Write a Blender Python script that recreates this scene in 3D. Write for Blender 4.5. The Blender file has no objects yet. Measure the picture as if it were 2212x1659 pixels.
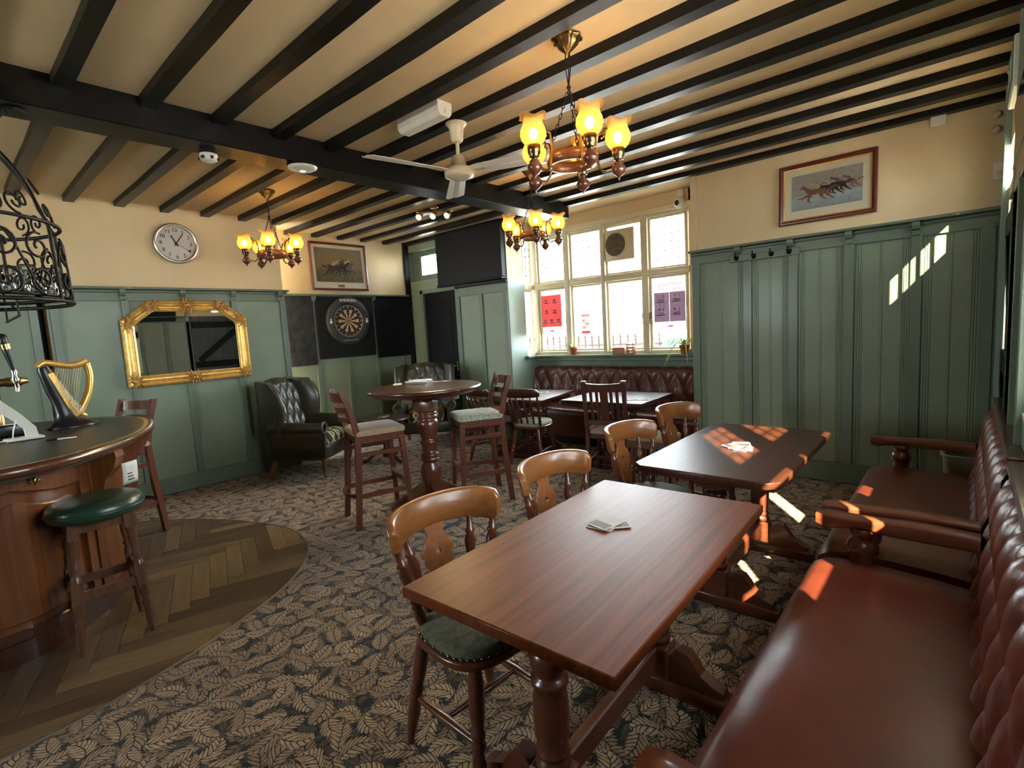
import bpy, bmesh, math, random
from mathutils import Vector, Matrix
random.seed(7)
PI = math.pi
C = bpy.context.scene.collection
S = bpy.context.scene

# ------------------------------------------------------------------ camera, world, sun, exposure
YAW, PITCH, ROLL, FPX = math.radians(41.765), math.radians(6.144), math.radians(-3.283), 1106.86
_f = Vector((-math.sin(YAW)*math.cos(PITCH), math.cos(YAW)*math.cos(PITCH), -math.sin(PITCH)))
_r = Vector((math.cos(YAW), math.sin(YAW), 0))
_u = _r.cross(_f)
_R = _r*math.cos(ROLL) + _u*math.sin(ROLL)
_U = -_r*math.sin(ROLL) + _u*math.cos(ROLL)
cam = bpy.data.cameras.new('camera')
camo = bpy.data.objects.new('camera', cam); C.objects.link(camo)
cam.sensor_fit = 'HORIZONTAL'; cam.sensor_width = 36; cam.lens = FPX/2212*36
cam.clip_start = 0.02; cam.clip_end = 300
camo.matrix_world = Matrix(((_R.x, _U.x, -_f.x, 0), (_R.y, _U.y, -_f.y, 0), (_R.z, _U.z, -_f.z, 1.5), (0, 0, 0, 1)))
S.camera = camo

SKY, SUN, LAMP, EXPO = 11.0, 42.0, 1.2, 2.05
w = bpy.data.worlds.new('sky'); S.world = w; w.use_nodes = True
nt = w.node_tree; bg = nt.nodes['Background']
sky = nt.nodes.new('ShaderNodeTexSky'); sky.sky_type = 'HOSEK_WILKIE'
SUNV = Vector((1, -1.36, 1.1)).normalized()          # towards the sun
sky.sun_direction = SUNV; sky.turbidity = 4.5; sky.ground_albedo = 0.4
mixw = nt.nodes.new('ShaderNodeMix'); mixw.data_type = 'RGBA'; mixw.inputs[0].default_value = 0.85
nt.links.new(sky.outputs[0], mixw.inputs[6]); mixw.inputs[7].default_value = (0.87, 0.94, 1.0, 1)
nt.links.new(mixw.outputs[2], bg.inputs[0]); bg.inputs[1].default_value = SKY
sl = bpy.data.lights.new('sun', 'SUN'); sl.energy = SUN; sl.angle = math.radians(0.6); sl.color = (1, 0.79, 0.52)
so = bpy.data.objects.new('sun', sl); C.objects.link(so)
so.rotation_euler = SUNV.to_track_quat('Z', 'Y').to_euler(); so.location = (8, -10, 9)
S.view_settings.view_transform = 'Standard'; S.view_settings.look = 'None'
S.view_settings.gamma = 1; S.view_settings.use_curve_mapping = False; S.view_settings.exposure = EXPO
S.cycles.use_denoising = True
S.cycles.max_bounces = 10; S.cycles.diffuse_bounces = 5; S.cycles.glossy_bounces = 5
S.cycles.transparent_max_bounces = 16; S.cycles.transmission_bounces = 6
S.cycles.sample_clamp_indirect = 6; S.cycles.caustics_reflective = False; S.cycles.caustics_refractive = False

def portal(loc, rot, sx, sy):
    l = bpy.data.lights.new('window_portal', 'AREA'); l.shape = 'RECTANGLE'; l.size = sx; l.size_y = sy
    l.cycles.is_portal = True
    o = bpy.data.objects.new('window_portal', l); C.objects.link(o); o.location = loc; o.rotation_euler = rot
portal((-3.33, 5.85, 1.93), (math.radians(-90), 0, 0), 2.5, 1.7)       # bay window, shining to -Y
portal((-3.75, -3.12, 1.75), (math.radians(90), 0, 0), 1.5, 1.1)        # window behind the camera, shining to +Y
portal((0.42, 1.75, 1.9), (0, math.radians(90), 0), 1.5, 1.9)          # side windows, shining to -X

# ------------------------------------------------------------------ node helpers and materials
class N:
    """small expression wrapper over math nodes"""
    def __init__(s, t, sock): s.t, s.s = t, sock
    def _m(s, op, b=None, c=None):
        n = s.t.nodes.new('ShaderNodeMath'); n.operation = op
        for i, v in enumerate((s, b, c)):
            if v is None: continue
            if isinstance(v, N): s.t.links.new(v.s, n.inputs[i])
            else: n.inputs[i].default_value = v
        return N(s.t, n.outputs[0])
    def __add__(s, o): return s._m('ADD', o)
    def __sub__(s, o): return s._m('SUBTRACT', o)
    def __mul__(s, o): return s._m('MULTIPLY', o)
    def __truediv__(s, o): return s._m('DIVIDE', o)
    def lt(s, o): return s._m('LESS_THAN', o)
    def gt(s, o): return s._m('GREATER_THAN', o)
    def abs(s): return s._m('ABSOLUTE')
    def sin(s): return s._m('SINE')
    def cos(s): return s._m('COSINE')
    def fract(s): return s._m('FRACT')
    def max(s, o): return s._m('MAXIMUM', o)
    def min(s, o): return s._m('MINIMUM', o)
    def pow(s, o): return s._m('POWER', o)

def new(name):
    m = bpy.data.materials.new(name); m.use_nodes = True
    t = m.node_tree; b = t.nodes['Principled BSDF']
    return m, t, b
def rgba(c): return (c[0], c[1], c[2], 1)
def tc(t, kind='Object', scale=(1, 1, 1), rot=(0, 0, 0)):
    a = t.nodes.new('ShaderNodeTexCoord'); mp = t.nodes.new('ShaderNodeMapping')
    mp.inputs['Scale'].default_value = scale; mp.inputs['Rotation'].default_value = rot
    t.links.new(a.outputs[kind], mp.inputs[0]); return mp.outputs[0]
def noise(t, vec, scale, detail=3, rough=.55, dist=0):
    n = t.nodes.new('ShaderNodeTexNoise'); n.inputs['Scale'].default_value = scale
    n.inputs['Detail'].default_value = detail; n.inputs['Roughness'].default_value = rough
    n.inputs['Distortion'].default_value = dist
    t.links.new(vec, n.inputs['Vector']); return n.outputs['Fac']
def ramp(t, fac, stops):
    r = t.nodes.new('ShaderNodeValToRGB'); e = r.color_ramp.elements
    while len(e) > 1: e.remove(e[-1])
    e[0].position = stops[0][0]; e[0].color = rgba(stops[0][1])
    for p, c in stops[1:]:
        x = e.new(p); x.color = rgba(c)
    t.links.new(fac, r.inputs[0]); return r.outputs[0]
def mixc(t, fac, a, b):
    n = t.nodes.new('ShaderNodeMix'); n.data_type = 'RGBA'
    for s, v in ((0, fac), (6, a), (7, b)):
        if isinstance(v, N): t.links.new(v.s, n.inputs[s])
        elif isinstance(v, bpy.types.NodeSocket): t.links.new(v, n.inputs[s])
        elif s == 0: n.inputs[0].default_value = v
        else: n.inputs[s].default_value = rgba(v)
    return n.outputs[2]
def bump(t, b, h, strength=.2, dist=.002):
    n = t.nodes.new('ShaderNodeBump'); n.inputs['Strength'].default_value = strength; n.inputs['Distance'].default_value = dist
    t.links.new(h.s if isinstance(h, N) else h, n.inputs['Height']); t.links.new(n.outputs[0], b.inputs['Normal'])
def paint(name, col, rough=.5, var=.06, coat=0, metal=0, scale=6, bmp=0, spec=.5, bscale=60):
    m, t, b = new(name)
    v = tc(t); f = noise(t, v, scale, 4)
    lo = [max(0, c*(1-var)) for c in col]; hi = [min(1, c*(1+var)) for c in col]
    t.links.new(ramp(t, f, [(.3, lo), (.7, hi)]), b.inputs['Base Color'])
    b.inputs['Roughness'].default_value = rough; b.inputs['Metallic'].default_value = metal
    b.inputs['Coat Weight'].default_value = coat; b.inputs['Coat Roughness'].default_value = .12
    b.inputs['Specular IOR Level'].default_value = spec
    if bmp: bump(t, b, noise(t, v, bscale, 3), bmp)
    return m
def wood(name, dark, light, axis=2, rough=.35, coat=.3, scale=1.0, fig=0.0, crough=.15, spec=.5):
    m, t, b = new(name)
    sc = [26*scale]*3; sc[axis] = 1.6*scale
    v = tc(t, 'Object', tuple(sc)); f = noise(t, v, 1.6, 6, .65, .6)
    base = ramp(t, f, [(.28, dark), (.5, [(a+c)/2 for a, c in zip(dark, light)]), (.74, light)])
    if fig:
        sc2 = [5*scale]*3; sc2[axis] = .7*scale
        wv = t.nodes.new('ShaderNodeTexWave'); wv.inputs['Scale'].default_value = 1.6
        wv.inputs['Distortion'].default_value = 7; wv.inputs['Detail'].default_value = 2
        wv.bands_direction = 'Y' if axis != 1 else 'X'
        t.links.new(tc(t, 'Object', tuple(sc2)), wv.inputs['Vector'])
        g = ramp(t, wv.outputs['Fac'], [(0, (.62, .58, .55)), (.5, (1, 1, 1)), (1, (.8, .77, .74))])
        n = t.nodes.new('ShaderNodeMix'); n.data_type = 'RGBA'; n.blend_type = 'MULTIPLY'; n.inputs[0].default_value = fig
        t.links.new(base, n.inputs[6]); t.links.new(g, n.inputs[7]); base = n.outputs[2]
    t.links.new(base, b.inputs['Base Color'])
    b.inputs['Roughness'].default_value = rough; b.inputs['Coat Weight'].default_value = coat
    b.inputs['Coat Roughness'].default_value = crough; b.inputs['Specular IOR Level'].default_value = spec
    bump(t, b, f, .10, .001)
    return m
def leather(name, col, rough=.36, coat=.25):
    m, t, b = new(name); v = tc(t)
    f = noise(t, v, 5, 4); c = ramp(t, f, [(.3, [x*.78 for x in col]), (.7, [x*1.15 for x in col])])
    t.links.new(c, b.inputs['Base Color']); b.inputs['Roughness'].default_value = rough
    b.inputs['Coat Weight'].default_value = coat; b.inputs['Coat Roughness'].default_value = .28
    vo = t.nodes.new('ShaderNodeTexVoronoi'); vo.inputs['Scale'].default_value = 260; t.links.new(v, vo.inputs['Vector'])
    wr = noise(t, v, 14, 3, .5, 1.5)
    bump(t, b, N(t, vo.outputs['Distance'])*.25 + N(t, wr)*1.6, .12, .004)
    return m
def fabric(name, a, bcol, scale=220, rough=.9):
    m, t, b = new(name); v = tc(t)
    f = noise(t, v, scale*.25, 5, .75); t.links.new(ramp(t, f, [(.35, a), (.65, bcol)]), b.inputs['Base Color'])
    b.inputs['Roughness'].default_value = rough; b.inputs['Sheen Weight'].default_value = .25
    bump(t, b, noise(t, v, scale, 2), .35, .003); return m
def glassy(name, tint=(1, 1, 1), refl=.06, rough=0.0):
    m = bpy.data.materials.new(name); m.use_nodes = True; t = m.node_tree; t.nodes.clear()
    o = t.nodes.new('ShaderNodeOutputMaterial'); tr = t.nodes.new('ShaderNodeBsdfTransparent'); g = t.nodes.new('ShaderNodeBsdfGlossy')
    tr.inputs[0].default_value = rgba(tint); g.inputs['Roughness'].default_value = rough
    fr = t.nodes.new('ShaderNodeFresnel'); fr.inputs['IOR'].default_value = 1.45
    mx = t.nodes.new('ShaderNodeMixShader'); f = N(t, fr.outputs[0])*refl*12
    t.links.new(f.min(1).s, mx.inputs[0]); t.links.new(tr.outputs[0], mx.inputs[1]); t.links.new(g.outputs[0], mx.inputs[2])
    t.links.new(mx.outputs[0], o.inputs[0]); return m
def glow(name, col, strength):
    m, t, b = new(name); b.inputs['Base Color'].default_value = rgba(col); b.inputs['Emission Color'].default_value = rgba(col)
    b.inputs['Emission Strength'].default_value = strength; return m
def flat(name, col, rough=.6, metal=0, spec=.5):
    m, t, b = new(name); b.inputs['Base Color'].default_value = rgba(col); b.inputs['Roughness'].default_value = rough
    b.inputs['Metallic'].default_value = metal; b.inputs['Specular IOR Level'].default_value = spec; return m

M = {}
M['cream'] = paint('cream_wall', (.66, .51, .30), .75, .04, scale=3, bmp=.12)
M['ceil'] = paint('ceiling_plaster', (.66, .51, .30), .8, .07, scale=2.2, bmp=.25, bscale=35)
M['green'] = paint('green_gloss_paint', (.165, .210, .143), .44, .06, coat=.06, scale=4, bmp=.05)
M['green2'] = paint('green_stile_paint', (.108, .148, .104), .42, .06, coat=.08, scale=4, bmp=.05)
M['sage'] = paint('sage_paint', (.22, .30, .25), .45, .05, coat=.1)
M['black'] = paint('black_beam_paint', (.0040, .0034, .0030), .38, .3, coat=.04, scale=9, bmp=.35, bscale=18, spec=.26)
M['blackmat'] = paint('matt_black_paint', (.0042, .0042, .0044), .5, .2, spec=.2)
M['blackdoor'] = paint('black_door_paint', (.0022, .0022, .0026), .5, .2, spec=.15)
M['winframe'] = paint('cream_window_paint', (.66, .60, .42), .4, .03, coat=.2)
M['mahog'] = wood('mahogany', (.055, .014, .007), (.15, .042, .018), 2, .3, .5)
M['mahogx'] = wood('mahogany_along_x', (.055, .014, .007), (.15, .042, .018), 0, .3, .5)
M['mahogy'] = wood('mahogany_along_y', (.06, .016, .008), (.16, .045, .02), 1, .3, .5)
M['top'] = wood('mahogany_table_top', (.098, .020, .006), (.205, .048, .012), 1, .42, .03, .7, .7, .25, .20)
M['topb'] = wood('dark_table_top', (.036, .012, .006), (.085, .027, .012), 1, .36, .06, .8, .7, .2, .28)
M['beech'] = wood('honey_beech', (.155, .050, .012), (.27, .098, .026), 0, .33, .35, .7, 0, .2)
M['beechz'] = wood('honey_beech_upright', (.15, .048, .012), (.26, .092, .026), 2, .33, .4, .8, 0, .2)
M['dark'] = wood('dark_mahogany', (.03, .009, .006), (.085, .025, .014), 2, .3, .5)
M['darkx'] = wood('dark_mahogany_x', (.03, .009, .006), (.085, .025, .014), 0, .3, .5)
M['bar'] = wood('bar_panel_wood', (.12, .035, .010), (.24, .08, .024), 2, .32, .5, .7, .4, .2)
M['baredge'] = wood('bar_edge_wood', (.06, .018, .008), (.13, .045, .018), 1, .25, .6)
M['lino'] = paint('bar_top_inlay', (.022, .018, .014), .38, .2, scale=14)
M['stool'] = wood('stool_wood', (.07, .028, .014), (.17, .075, .04), 2, .3, .45)
M['oxblood'] = leather('oxblood_leather', (.125, .026, .013), .36, .16)
M['oxdark'] = leather('dark_oxblood_leather', (.095, .022, .016), .34, .25)
M['olive'] = leather('dark_olive_leather', (.040, .036, .022), .34, .3)
M['racing'] = leather('racing_green_leather', (.016, .050, .030), .3, .35)
M['moq'] = fabric('green_moquette', (.045, .050, .030), (.14, .15, .095), 160)
M['mint'] = fabric('pale_green_moquette', (.17, .18, .12), (.42, .44, .34), 150)
M['beige'] = fabric('beige_fabric', (.25, .165, .10), (.38, .27, .18), 150)
M['redfab'] = leather('red_leather', (.22, .018, .022))
M['gold'] = paint('gold_leaf', (.86, .52, .15), .34, .22, metal=.65, scale=22, bmp=.3)
M['golddark'] = paint('old_gold_relief', (.44, .23, .06), .45, .3, metal=.6, scale=40, bmp=.4)
M['brass'] = flat('brass', (.55, .40, .16), .25, 1)
M['abrass'] = flat('antique_brass', (.20, .135, .06), .3, 1)
M['iron'] = paint('wrought_iron', (.022, .018, .016), .5, .3, metal=.6)
M['chrome'] = flat('chrome', (.7, .7, .72), .15, 1)
M['mirror'] = flat('mirror_silver', (.86, .87, .86), .015, 1)
M['white'] = flat('white_plastic', (.72, .70, .64), .35)
M['cplast'] = flat('cream_enamel', (.66, .58, .42), .25)
M['blackpl'] = flat('black_plastic', (.01, .01, .011), .3)
M['glass'] = glassy('window_glass', (.97, .99, .98), .05)
M['picglass'] = glassy('picture_glass', (1, 1, 1), .035)
M['tumbler'] = glassy('drinking_glass', (.90, .92, .92), .3)
M['chalk'] = paint('chalkboard', (.022, .022, .025), .7, .6, scale=9, spec=.2)
M['rubber'] = paint('black_dart_surround', (.020, .020, .022), .6, .2)
M['cork'] = flat('black_backboard', (.0085, .0085, .009), .65, 0, .2)
M['sisalb'] = flat('dart_black', (.028, .010, .008), .8); M['sisalw'] = flat('dart_cream', (.55, .38, .20), .8)
M['numw'] = flat('white_print', (.75, .72, .66), .5); M['ink'] = flat('black_print', (.02, .02, .02), .5)
M['redframe'] = wood('red_mahogany_frame', (.07, .012, .008), (.16, .03, .02), 0, .3, .5)
M['mount'] = flat('cream_picture_mount', (.70, .62, .44), .8)
M['pinkwood'] = M['redframe']
M['olddoor'] = paint('dark_slate_door_paint', (.035, .042, .040), .5, .2)
M['leaf'] = flat('spider_plant_leaf', (.34, .46, .12), .5); M['leafp'] = flat('pale_leaf', (.55, .62, .26), .5)
M['terra'] = flat('terracotta', (.34, .09, .04), .8); M['soil'] = flat('potting_soil', (.03, .02, .012), .95)
M['card'] = flat('beermat_card', (.50, .48, .44), .7); M['cardd'] = flat('beermat_print', (.09, .07, .06), .6)
M['paper'] = flat('white_paper', (.75, .74, .72), .7)
M['basket'] = fabric('pale_wicker', (.24, .22, .16), (.36, .33, .24), 90)
M['lead'] = flat('lead', (.05, .05, .05), .5)
M['tarmac'] = paint('pale_tarmac', (.55, .55, .55), .9, .1); M['render'] = paint('white_render', (.8, .8, .78), .9, .04)
M['railing'] = flat('black_railing_paint', (.03, .012, .010), .5)
M['carpaint'] = flat('teal_car_paint', (.02, .10, .09), .25); M['carglass'] = flat('dark_car_glass', (.015, .03, .03), .08)
M['steel'] = flat('silver_strip', (.62, .60, .55), .3, 1)
M['bulb'] = glow('lit_bulb', (1, .62, .20), 9)
M['spotlit'] = glow('lit_spot', (1, .80, .45), 4)

def shade_mat():
    m = bpy.data.materials.new('amber_frosted_glass'); m.use_nodes = True; t = m.node_tree; t.nodes.clear()
    o = t.nodes.new('ShaderNodeOutputMaterial'); tl = t.nodes.new('ShaderNodeBsdfTranslucent'); tr = t.nodes.new('ShaderNodeBsdfTransparent')
    df = t.nodes.new('ShaderNodeBsdfPrincipled'); df.inputs['Base Color'].default_value = (.9, .62, .26, 1); df.inputs['Roughness'].default_value = .3
    tl.inputs[0].default_value = (.62, .40, .14, 1); tr.inputs[0].default_value = (1, .82, .46, 1)
    a = t.nodes.new('ShaderNodeMixShader'); a.inputs[0].default_value = .55
    t.links.new(tl.outputs[0], a.inputs[1]); t.links.new(tr.outputs[0], a.inputs[2])
    b = t.nodes.new('ShaderNodeMixShader'); b.inputs[0].default_value = .2
    t.links.new(a.outputs[0], b.inputs[1]); t.links.new(df.outputs[0], b.inputs[2]); t.links.new(b.outputs[0], o.inputs[0]); return m
M['shade'] = shade_mat()
def poster_mat(name, col):
    m = bpy.data.materials.new(name); m.use_nodes = True; t = m.node_tree; t.nodes.clear()
    o = t.nodes.new('ShaderNodeOutputMaterial'); tl = t.nodes.new('ShaderNodeBsdfTranslucent'); d = t.nodes.new('ShaderNodeBsdfDiffuse')
    tl.inputs[0].default_value = rgba([min(1, c*1.1) for c in col]); d.inputs[0].default_value = rgba(col)
    a = t.nodes.new('ShaderNodeMixShader'); a.inputs[0].default_value = .15
    t.links.new(tl.outputs[0], a.inputs[1]); t.links.new(d.outputs[0], a.inputs[2]); t.links.new(a.outputs[0], o.inputs[0]); return m
M['p_white'] = poster_mat('poster_white', (.37, .325, .32)); M['p_red'] = poster_mat('poster_red', (.74, .27, .27))
M['p_purple'] = poster_mat('poster_purple', (.42, .36, .43)); M['p_ink'] = poster_mat('poster_ink', (.40, .34, .40)); M['p_pink'] = poster_mat('poster_pink', (.78, .58, .52))
M['p_gold'] = poster_mat('poster_gold', (.85, .7, .4))

def carpet_mat():
    m, t, b = new('leaf_carpet')
    base = tc(t, 'Object')
    sep0 = t.nodes.new('ShaderNodeVectorMath'); sep0.operation = 'ADD'
    dn = t.nodes.new('ShaderNodeTexNoise'); dn.inputs['Scale'].default_value = 5; t.links.new(base, dn.inputs['Vector'])
    dsc = t.nodes.new('ShaderNodeVectorMath'); dsc.operation = 'SCALE'; dsc.inputs['Scale'].default_value = .06
    t.links.new(dn.outputs['Color'], dsc.inputs[0]); t.links.new(base, sep0.inputs[0]); t.links.new(dsc.outputs[0], sep0.inputs[1])
    def leaf(cell, off, bend, aspect=.50, veins=5.5, rand=.55, ang0=0.0):
        mp = t.nodes.new('ShaderNodeMapping'); mp.inputs['Scale'].default_value = (1/cell, 1/cell, 1/cell)
        mp.inputs['Location'].default_value = (off, off*.63, 0); t.links.new(sep0.outputs[0], mp.inputs[0])
        vo = t.nodes.new('ShaderNodeTexVoronoi'); vo.voronoi_dimensions = '2D'; vo.inputs['Randomness'].default_value = rand
        vo.inputs['Scale'].default_value = 1; t.links.new(mp.outputs[0], vo.inputs['Vector'])
        d = t.nodes.new('ShaderNodeVectorMath'); d.operation = 'SUBTRACT'
        t.links.new(mp.outputs[0], d.inputs[0]); t.links.new(vo.outputs['Position'], d.inputs[1])
        sp = t.nodes.new('ShaderNodeSeparateXYZ'); t.links.new(d.outputs[0], sp.inputs[0])
        cs = t.nodes.new('ShaderNodeSeparateColor'); t.links.new(vo.outputs['Color'], cs.inputs[0])
        x, y = N(t, sp.outputs[0]), N(t, sp.outputs[1]); rn = N(t, cs.outputs[0]); rn2 = N(t, cs.outputs[1])
        an = rn*6.283 + ang0; ca, sa = an.cos(), an.sin()
        u = (x*ca + y*sa)*1.55; v = (y*ca - x*sa)*1.55
        v = v + u*u*bend*((rn2 - .5)*2)
        av = v.abs()
        prof = ((u*u)*(-1) + 1).max(0).pow(.6)*aspect
        ph = (u - av*.75 - av*av*.5)*veins
        lob = (ph*PI).sin().abs().pow(.7)*.70 + .36
        edge = prof*lob
        inside = av.lt(edge)
        vein = (ph + .11).fract().lt(.22).max(av.gt(edge*.86))
        rib = av.lt(.030)
        dark = vein.max(rib)
        return inside*(dark*(-1) + 1), inside, rn2
    l1, i1, r1 = leaf(.108, .0, .7, .66, 3.4)
    l2, i2, r2 = leaf(.116, 7.37, .8, .60, 3.4)
    l3, i3, r3 = leaf(.050, 3.1, .5, .6, 3.0, .9)
    tan1, tan2, br, ol, bk = (.47, .325, .195), (.31, .21, .125), (.18, .115, .065), (.09, .08, .052), (.009, .008, .007)
    col = mixc(t, l3*.65, bk, mixc(t, r3, br, ol))
    col = mixc(t, i2, col, bk); col = mixc(t, l2, col, mixc(t, r2, tan2, br))
    col = mixc(t, i1, col, bk); col = mixc(t, l1, col, mixc(t, r1, tan1, tan2))
    sm = noise(t, base, 700, 2); sp2 = noise(t, base, 55, 3)
    mul = t.nodes.new('ShaderNodeMix'); mul.data_type = 'RGBA'; mul.blend_type = 'MULTIPLY'; mul.inputs[0].default_value = .8
    t.links.new(col, mul.inputs[6]); t.links.new(ramp(t, sp2, [(.3, (.55, .53, .5)), (.7, (1.2, 1.2, 1.2))]), mul.inputs[7])
    t.links.new(mul.outputs[2], b.inputs['Base Color']); b.inputs['Roughness'].default_value = .95
    b.inputs['Specular IOR Level'].default_value = .1; b.inputs['Sheen Weight'].default_value = .15
    bump(t, b, sm, .5, .004)
    return m
M['carpet'] = carpet_mat()
def plank_mat():
    m, t, b = new('oak_plank_vinyl')
    oi = t.nodes.new('ShaderNodeObjectInfo')
    f = noise(t, tc(t, 'Object', (30, 1.6, 30)), 1.5, 6, .7, .8)
    c1 = ramp(t, f, [(.3, (.045, .026, .014)), (.7, (.085, .052, .028))]); c2 = ramp(t, f, [(.3, (.15, .095, .045)), (.7, (.25, .17, .085))])
    r3 = ramp(t, oi.outputs['Random'], [(0, (.0, .0, .0)), (.45, (.3, .3, .3)), (1, (1, 1, 1))])
    t.links.new(mixc(t, r3, c1, c2), b.inputs['Base Color']); b.inputs['Roughness'].default_value = .38
    return m
M['plank'] = plank_mat()
def lattice_mat():
    m, t, b = new('lattice_cushion'); v = tc(t)
    sp = t.nodes.new('ShaderNodeSeparateXYZ'); t.links.new(v, sp.inputs[0])
    x, y, z = (N(t, sp.outputs[i]) for i in range(3)); h = y*1.0 + z*.9
    a = ((x + h*.8)*8).fract() - .5; c = ((x - h*.8)*8).fract() - .5
    line = a.abs().lt(.13).max(c.abs().lt(.13))
    t.links.new(mixc(t, line, (.030, .022, .016), (.48, .42, .22)), b.inputs['Base Color']); b.inputs['Roughness'].default_value = .85; return m
M['lattice'] = lattice_mat()
def art_mat(name, sky_c, mid, ground, tint):
    m, t, b = new(name); v = tc(t, 'Generated'); sp = t.nodes.new('ShaderNodeSeparateXYZ'); t.links.new(v, sp.inputs[0])
    g = N(t, sp.outputs[2]) + (N(t, noise(t, v, 5, 5, .7, 1)) - .5)*.35
    c = ramp(t, g.s, [(.05, ground), (.35, [x*1.4 for x in ground]), (.45, mid), (.7, mid), (.95, sky_c)])
    c = mixc(t, N(t, noise(t, v, 9, 4, .7, 2)).gt(.54)*.5, c, tint)
    t.links.new(c, b.inputs['Base Color']); b.inputs['Roughness'].default_value = .7; return m

# ------------------------------------------------------------------ mesh builder
class MB:
    def __init__(s): s.v, s.f, s.sm = [], [], []
    def add(s, vs, fs, smooth=False):
        n = len(s.v); s.v += [tuple(p) for p in vs]; s.f += [tuple(i+n for i in f) for f in fs]; s.sm += [smooth]*len(fs); return s
    def box(s, x0, x1, y0, y1, z0, z1, b=0.0):
        if x0 > x1: x0, x1 = x1, x0
        if y0 > y1: y0, y1 = y1, y0
        if z0 > z1: z0, z1 = z1, z0
        b = min(b, (x1-x0)*.49, (y1-y0)*.49, (z1-z0)*.49)
        if b <= 0:
            return s.add([(x0,y0,z0),(x1,y0,z0),(x1,y1,z0),(x0,y1,z0),(x0,y0,z1),(x1,y0,z1),(x1,y1,z1),(x0,y1,z1)],
                         [(0,3,2,1),(4,5,6,7),(0,1,5,4),(1,2,6,5),(2,3,7,6),(3,0,4,7)])
        bm = bmesh.new(); bmesh.ops.create_cube(bm, size=1)
        for v in bm.verts: v.co = Vector(((x0+x1)/2 + v.co.x*(x1-x0), (y0+y1)/2 + v.co.y*(y1-y0), (z0+z1)/2 + v.co.z*(z1-z0)))
        bmesh.ops.bevel(bm, geom=bm.edges[:], offset=b, segments=2 if b > .008 else 1, affect='EDGES', profile=.5)
        bm.verts.index_update()
        s.add([v.co for v in bm.verts], [tuple(v.index for v in f.verts) for f in bm.faces], b > .008); bm.free(); return s
    def loft(s, rings, cap=True, closed=True, smooth=True):
        n = len(rings[0]); vs = [p for r in rings for p in r]; fs = []
        for i in range(len(rings)-1):
            for j in range(n if closed else n-1):
                k = (j+1) % n; fs.append((i*n+j, i*n+k, (i+1)*n+k, (i+1)*n+j))
        s.add(vs, fs, smooth)
        if cap and closed:
            s.add(rings[0], [tuple(reversed(range(n)))]); s.add(rings[-1], [tuple(range(n))])
        return s
    def lathe(s, p0, p1, prof, seg=14, cap=True):
        """prof: (t along p0->p1, radius)"""
        p0, p1 = Vector(p0), Vector(p1); d = p1-p0; L = d.length; z = d.normalized()
        a = z.orthogonal().normalized(); b = z.cross(a); rings = []
        for t, r in prof:
            c = p0 + d*t; rings.append([c + (a*math.cos(q*2*PI/seg) + b*math.sin(q*2*PI/seg))*r for q in range(seg)])
        return s.loft(rings, cap=cap)
    def tube(s, pts, r, seg=7, closed=False, flatten=1.0):
        pts = [Vector(p) for p in pts]; n = len(pts); rings = []; prev = None
        for i, p in enumerate(pts):
            if closed: d = pts[(i+1) % n] - pts[i-1]
            else: d = pts[min(i+1, n-1)] - pts[max(i-1, 0)]
            if d.length < 1e-9: d = Vector((0, 0, 1))
            d.normalize()
            a = d.orthogonal().normalized() if prev is None else (prev - d*prev.dot(d))
            if a.length < 1e-6: a = d.orthogonal()
            a.normalize(); prev = a; b = d.cross(a)
            rr = r(i/(n-1)) if callable(r) else r
            rings.append([p + (a*math.cos(q*2*PI/seg) + b*math.sin(q*2*PI/seg)*flatten)*rr for q in range(seg)])
        if closed: rings.append(rings[0]); return s.loft(rings, cap=False)
        return s.loft(rings)
    def bar(s, p0, p1, w, h, up=(0, 0, 1), b=0.0):
        """rectangular bar; w across, h along 'up'"""
        p0, p1 = Vector(p0), Vector(p1); d = (p1-p0).normalized(); u = Vector(up); u = (u - d*u.dot(d))
        if u.length < 1e-6: u = d.orthogonal()
        u.normalize(); x = d.cross(u)
        q = lambda c: [c + x*w/2 + u*h/2, c - x*w/2 + u*h/2, c - x*w/2 - u*h/2, c + x*w/2 - u*h/2]
        return s.loft([q(p0), q(p1)], smooth=False)
    def prism(s, poly, z0, z1, bev=0.0):
        """vertical prism over a CCW polygon in xy; rounded rim by inset rings"""
        n = len(poly); cx = sum(p[0] for p in poly)/n; cy = sum(p[1] for p in poly)/n
        if bev:
            def ins(k): 
                out = []
                for i in range(n):
                    a, b, c = Vector(poly[i-1]), Vector(poly[i]), Vector(poly[(i+1) % n]); e1 = (b-a).normalized(); e2 = (c-b).normalized()
                    nn = Vector((-(e1.y+e2.y), e1.x+e2.x)); nn = nn.normalized() if nn.length > 1e-6 else Vector((-e1.y, e1.x))
                    out.append(b + nn*k)
                return out
            rings = []
            for k, z in ((bev, z0), (bev*.3, z0+bev*.3), (0, z0+bev), (0, z1-bev), (bev*.3, z1-bev*.3), (bev, z1)):
                rings.append([(p[0], p[1], z) for p in ins(k)])
            return s.loft(rings)
        return s.loft([[(p[0], p[1], z0) for p in poly], [(p[0], p[1], z1) for p in poly]], smooth=False)
    def sheet(s, fn, nu, nv, smooth=True, flip=False):
        vs = [fn(i/nu, j/nv) for j in range(nv+1) for i in range(nu+1)]
        fs = []
        for j in range(nv):
            for i in range(nu):
                q = (j*(nu+1)+i, j*(nu+1)+i+1, (j+1)*(nu+1)+i+1, (j+1)*(nu+1)+i); fs.append(q[::-1] if flip else q)
        return s.add(vs, fs, smooth)
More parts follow.
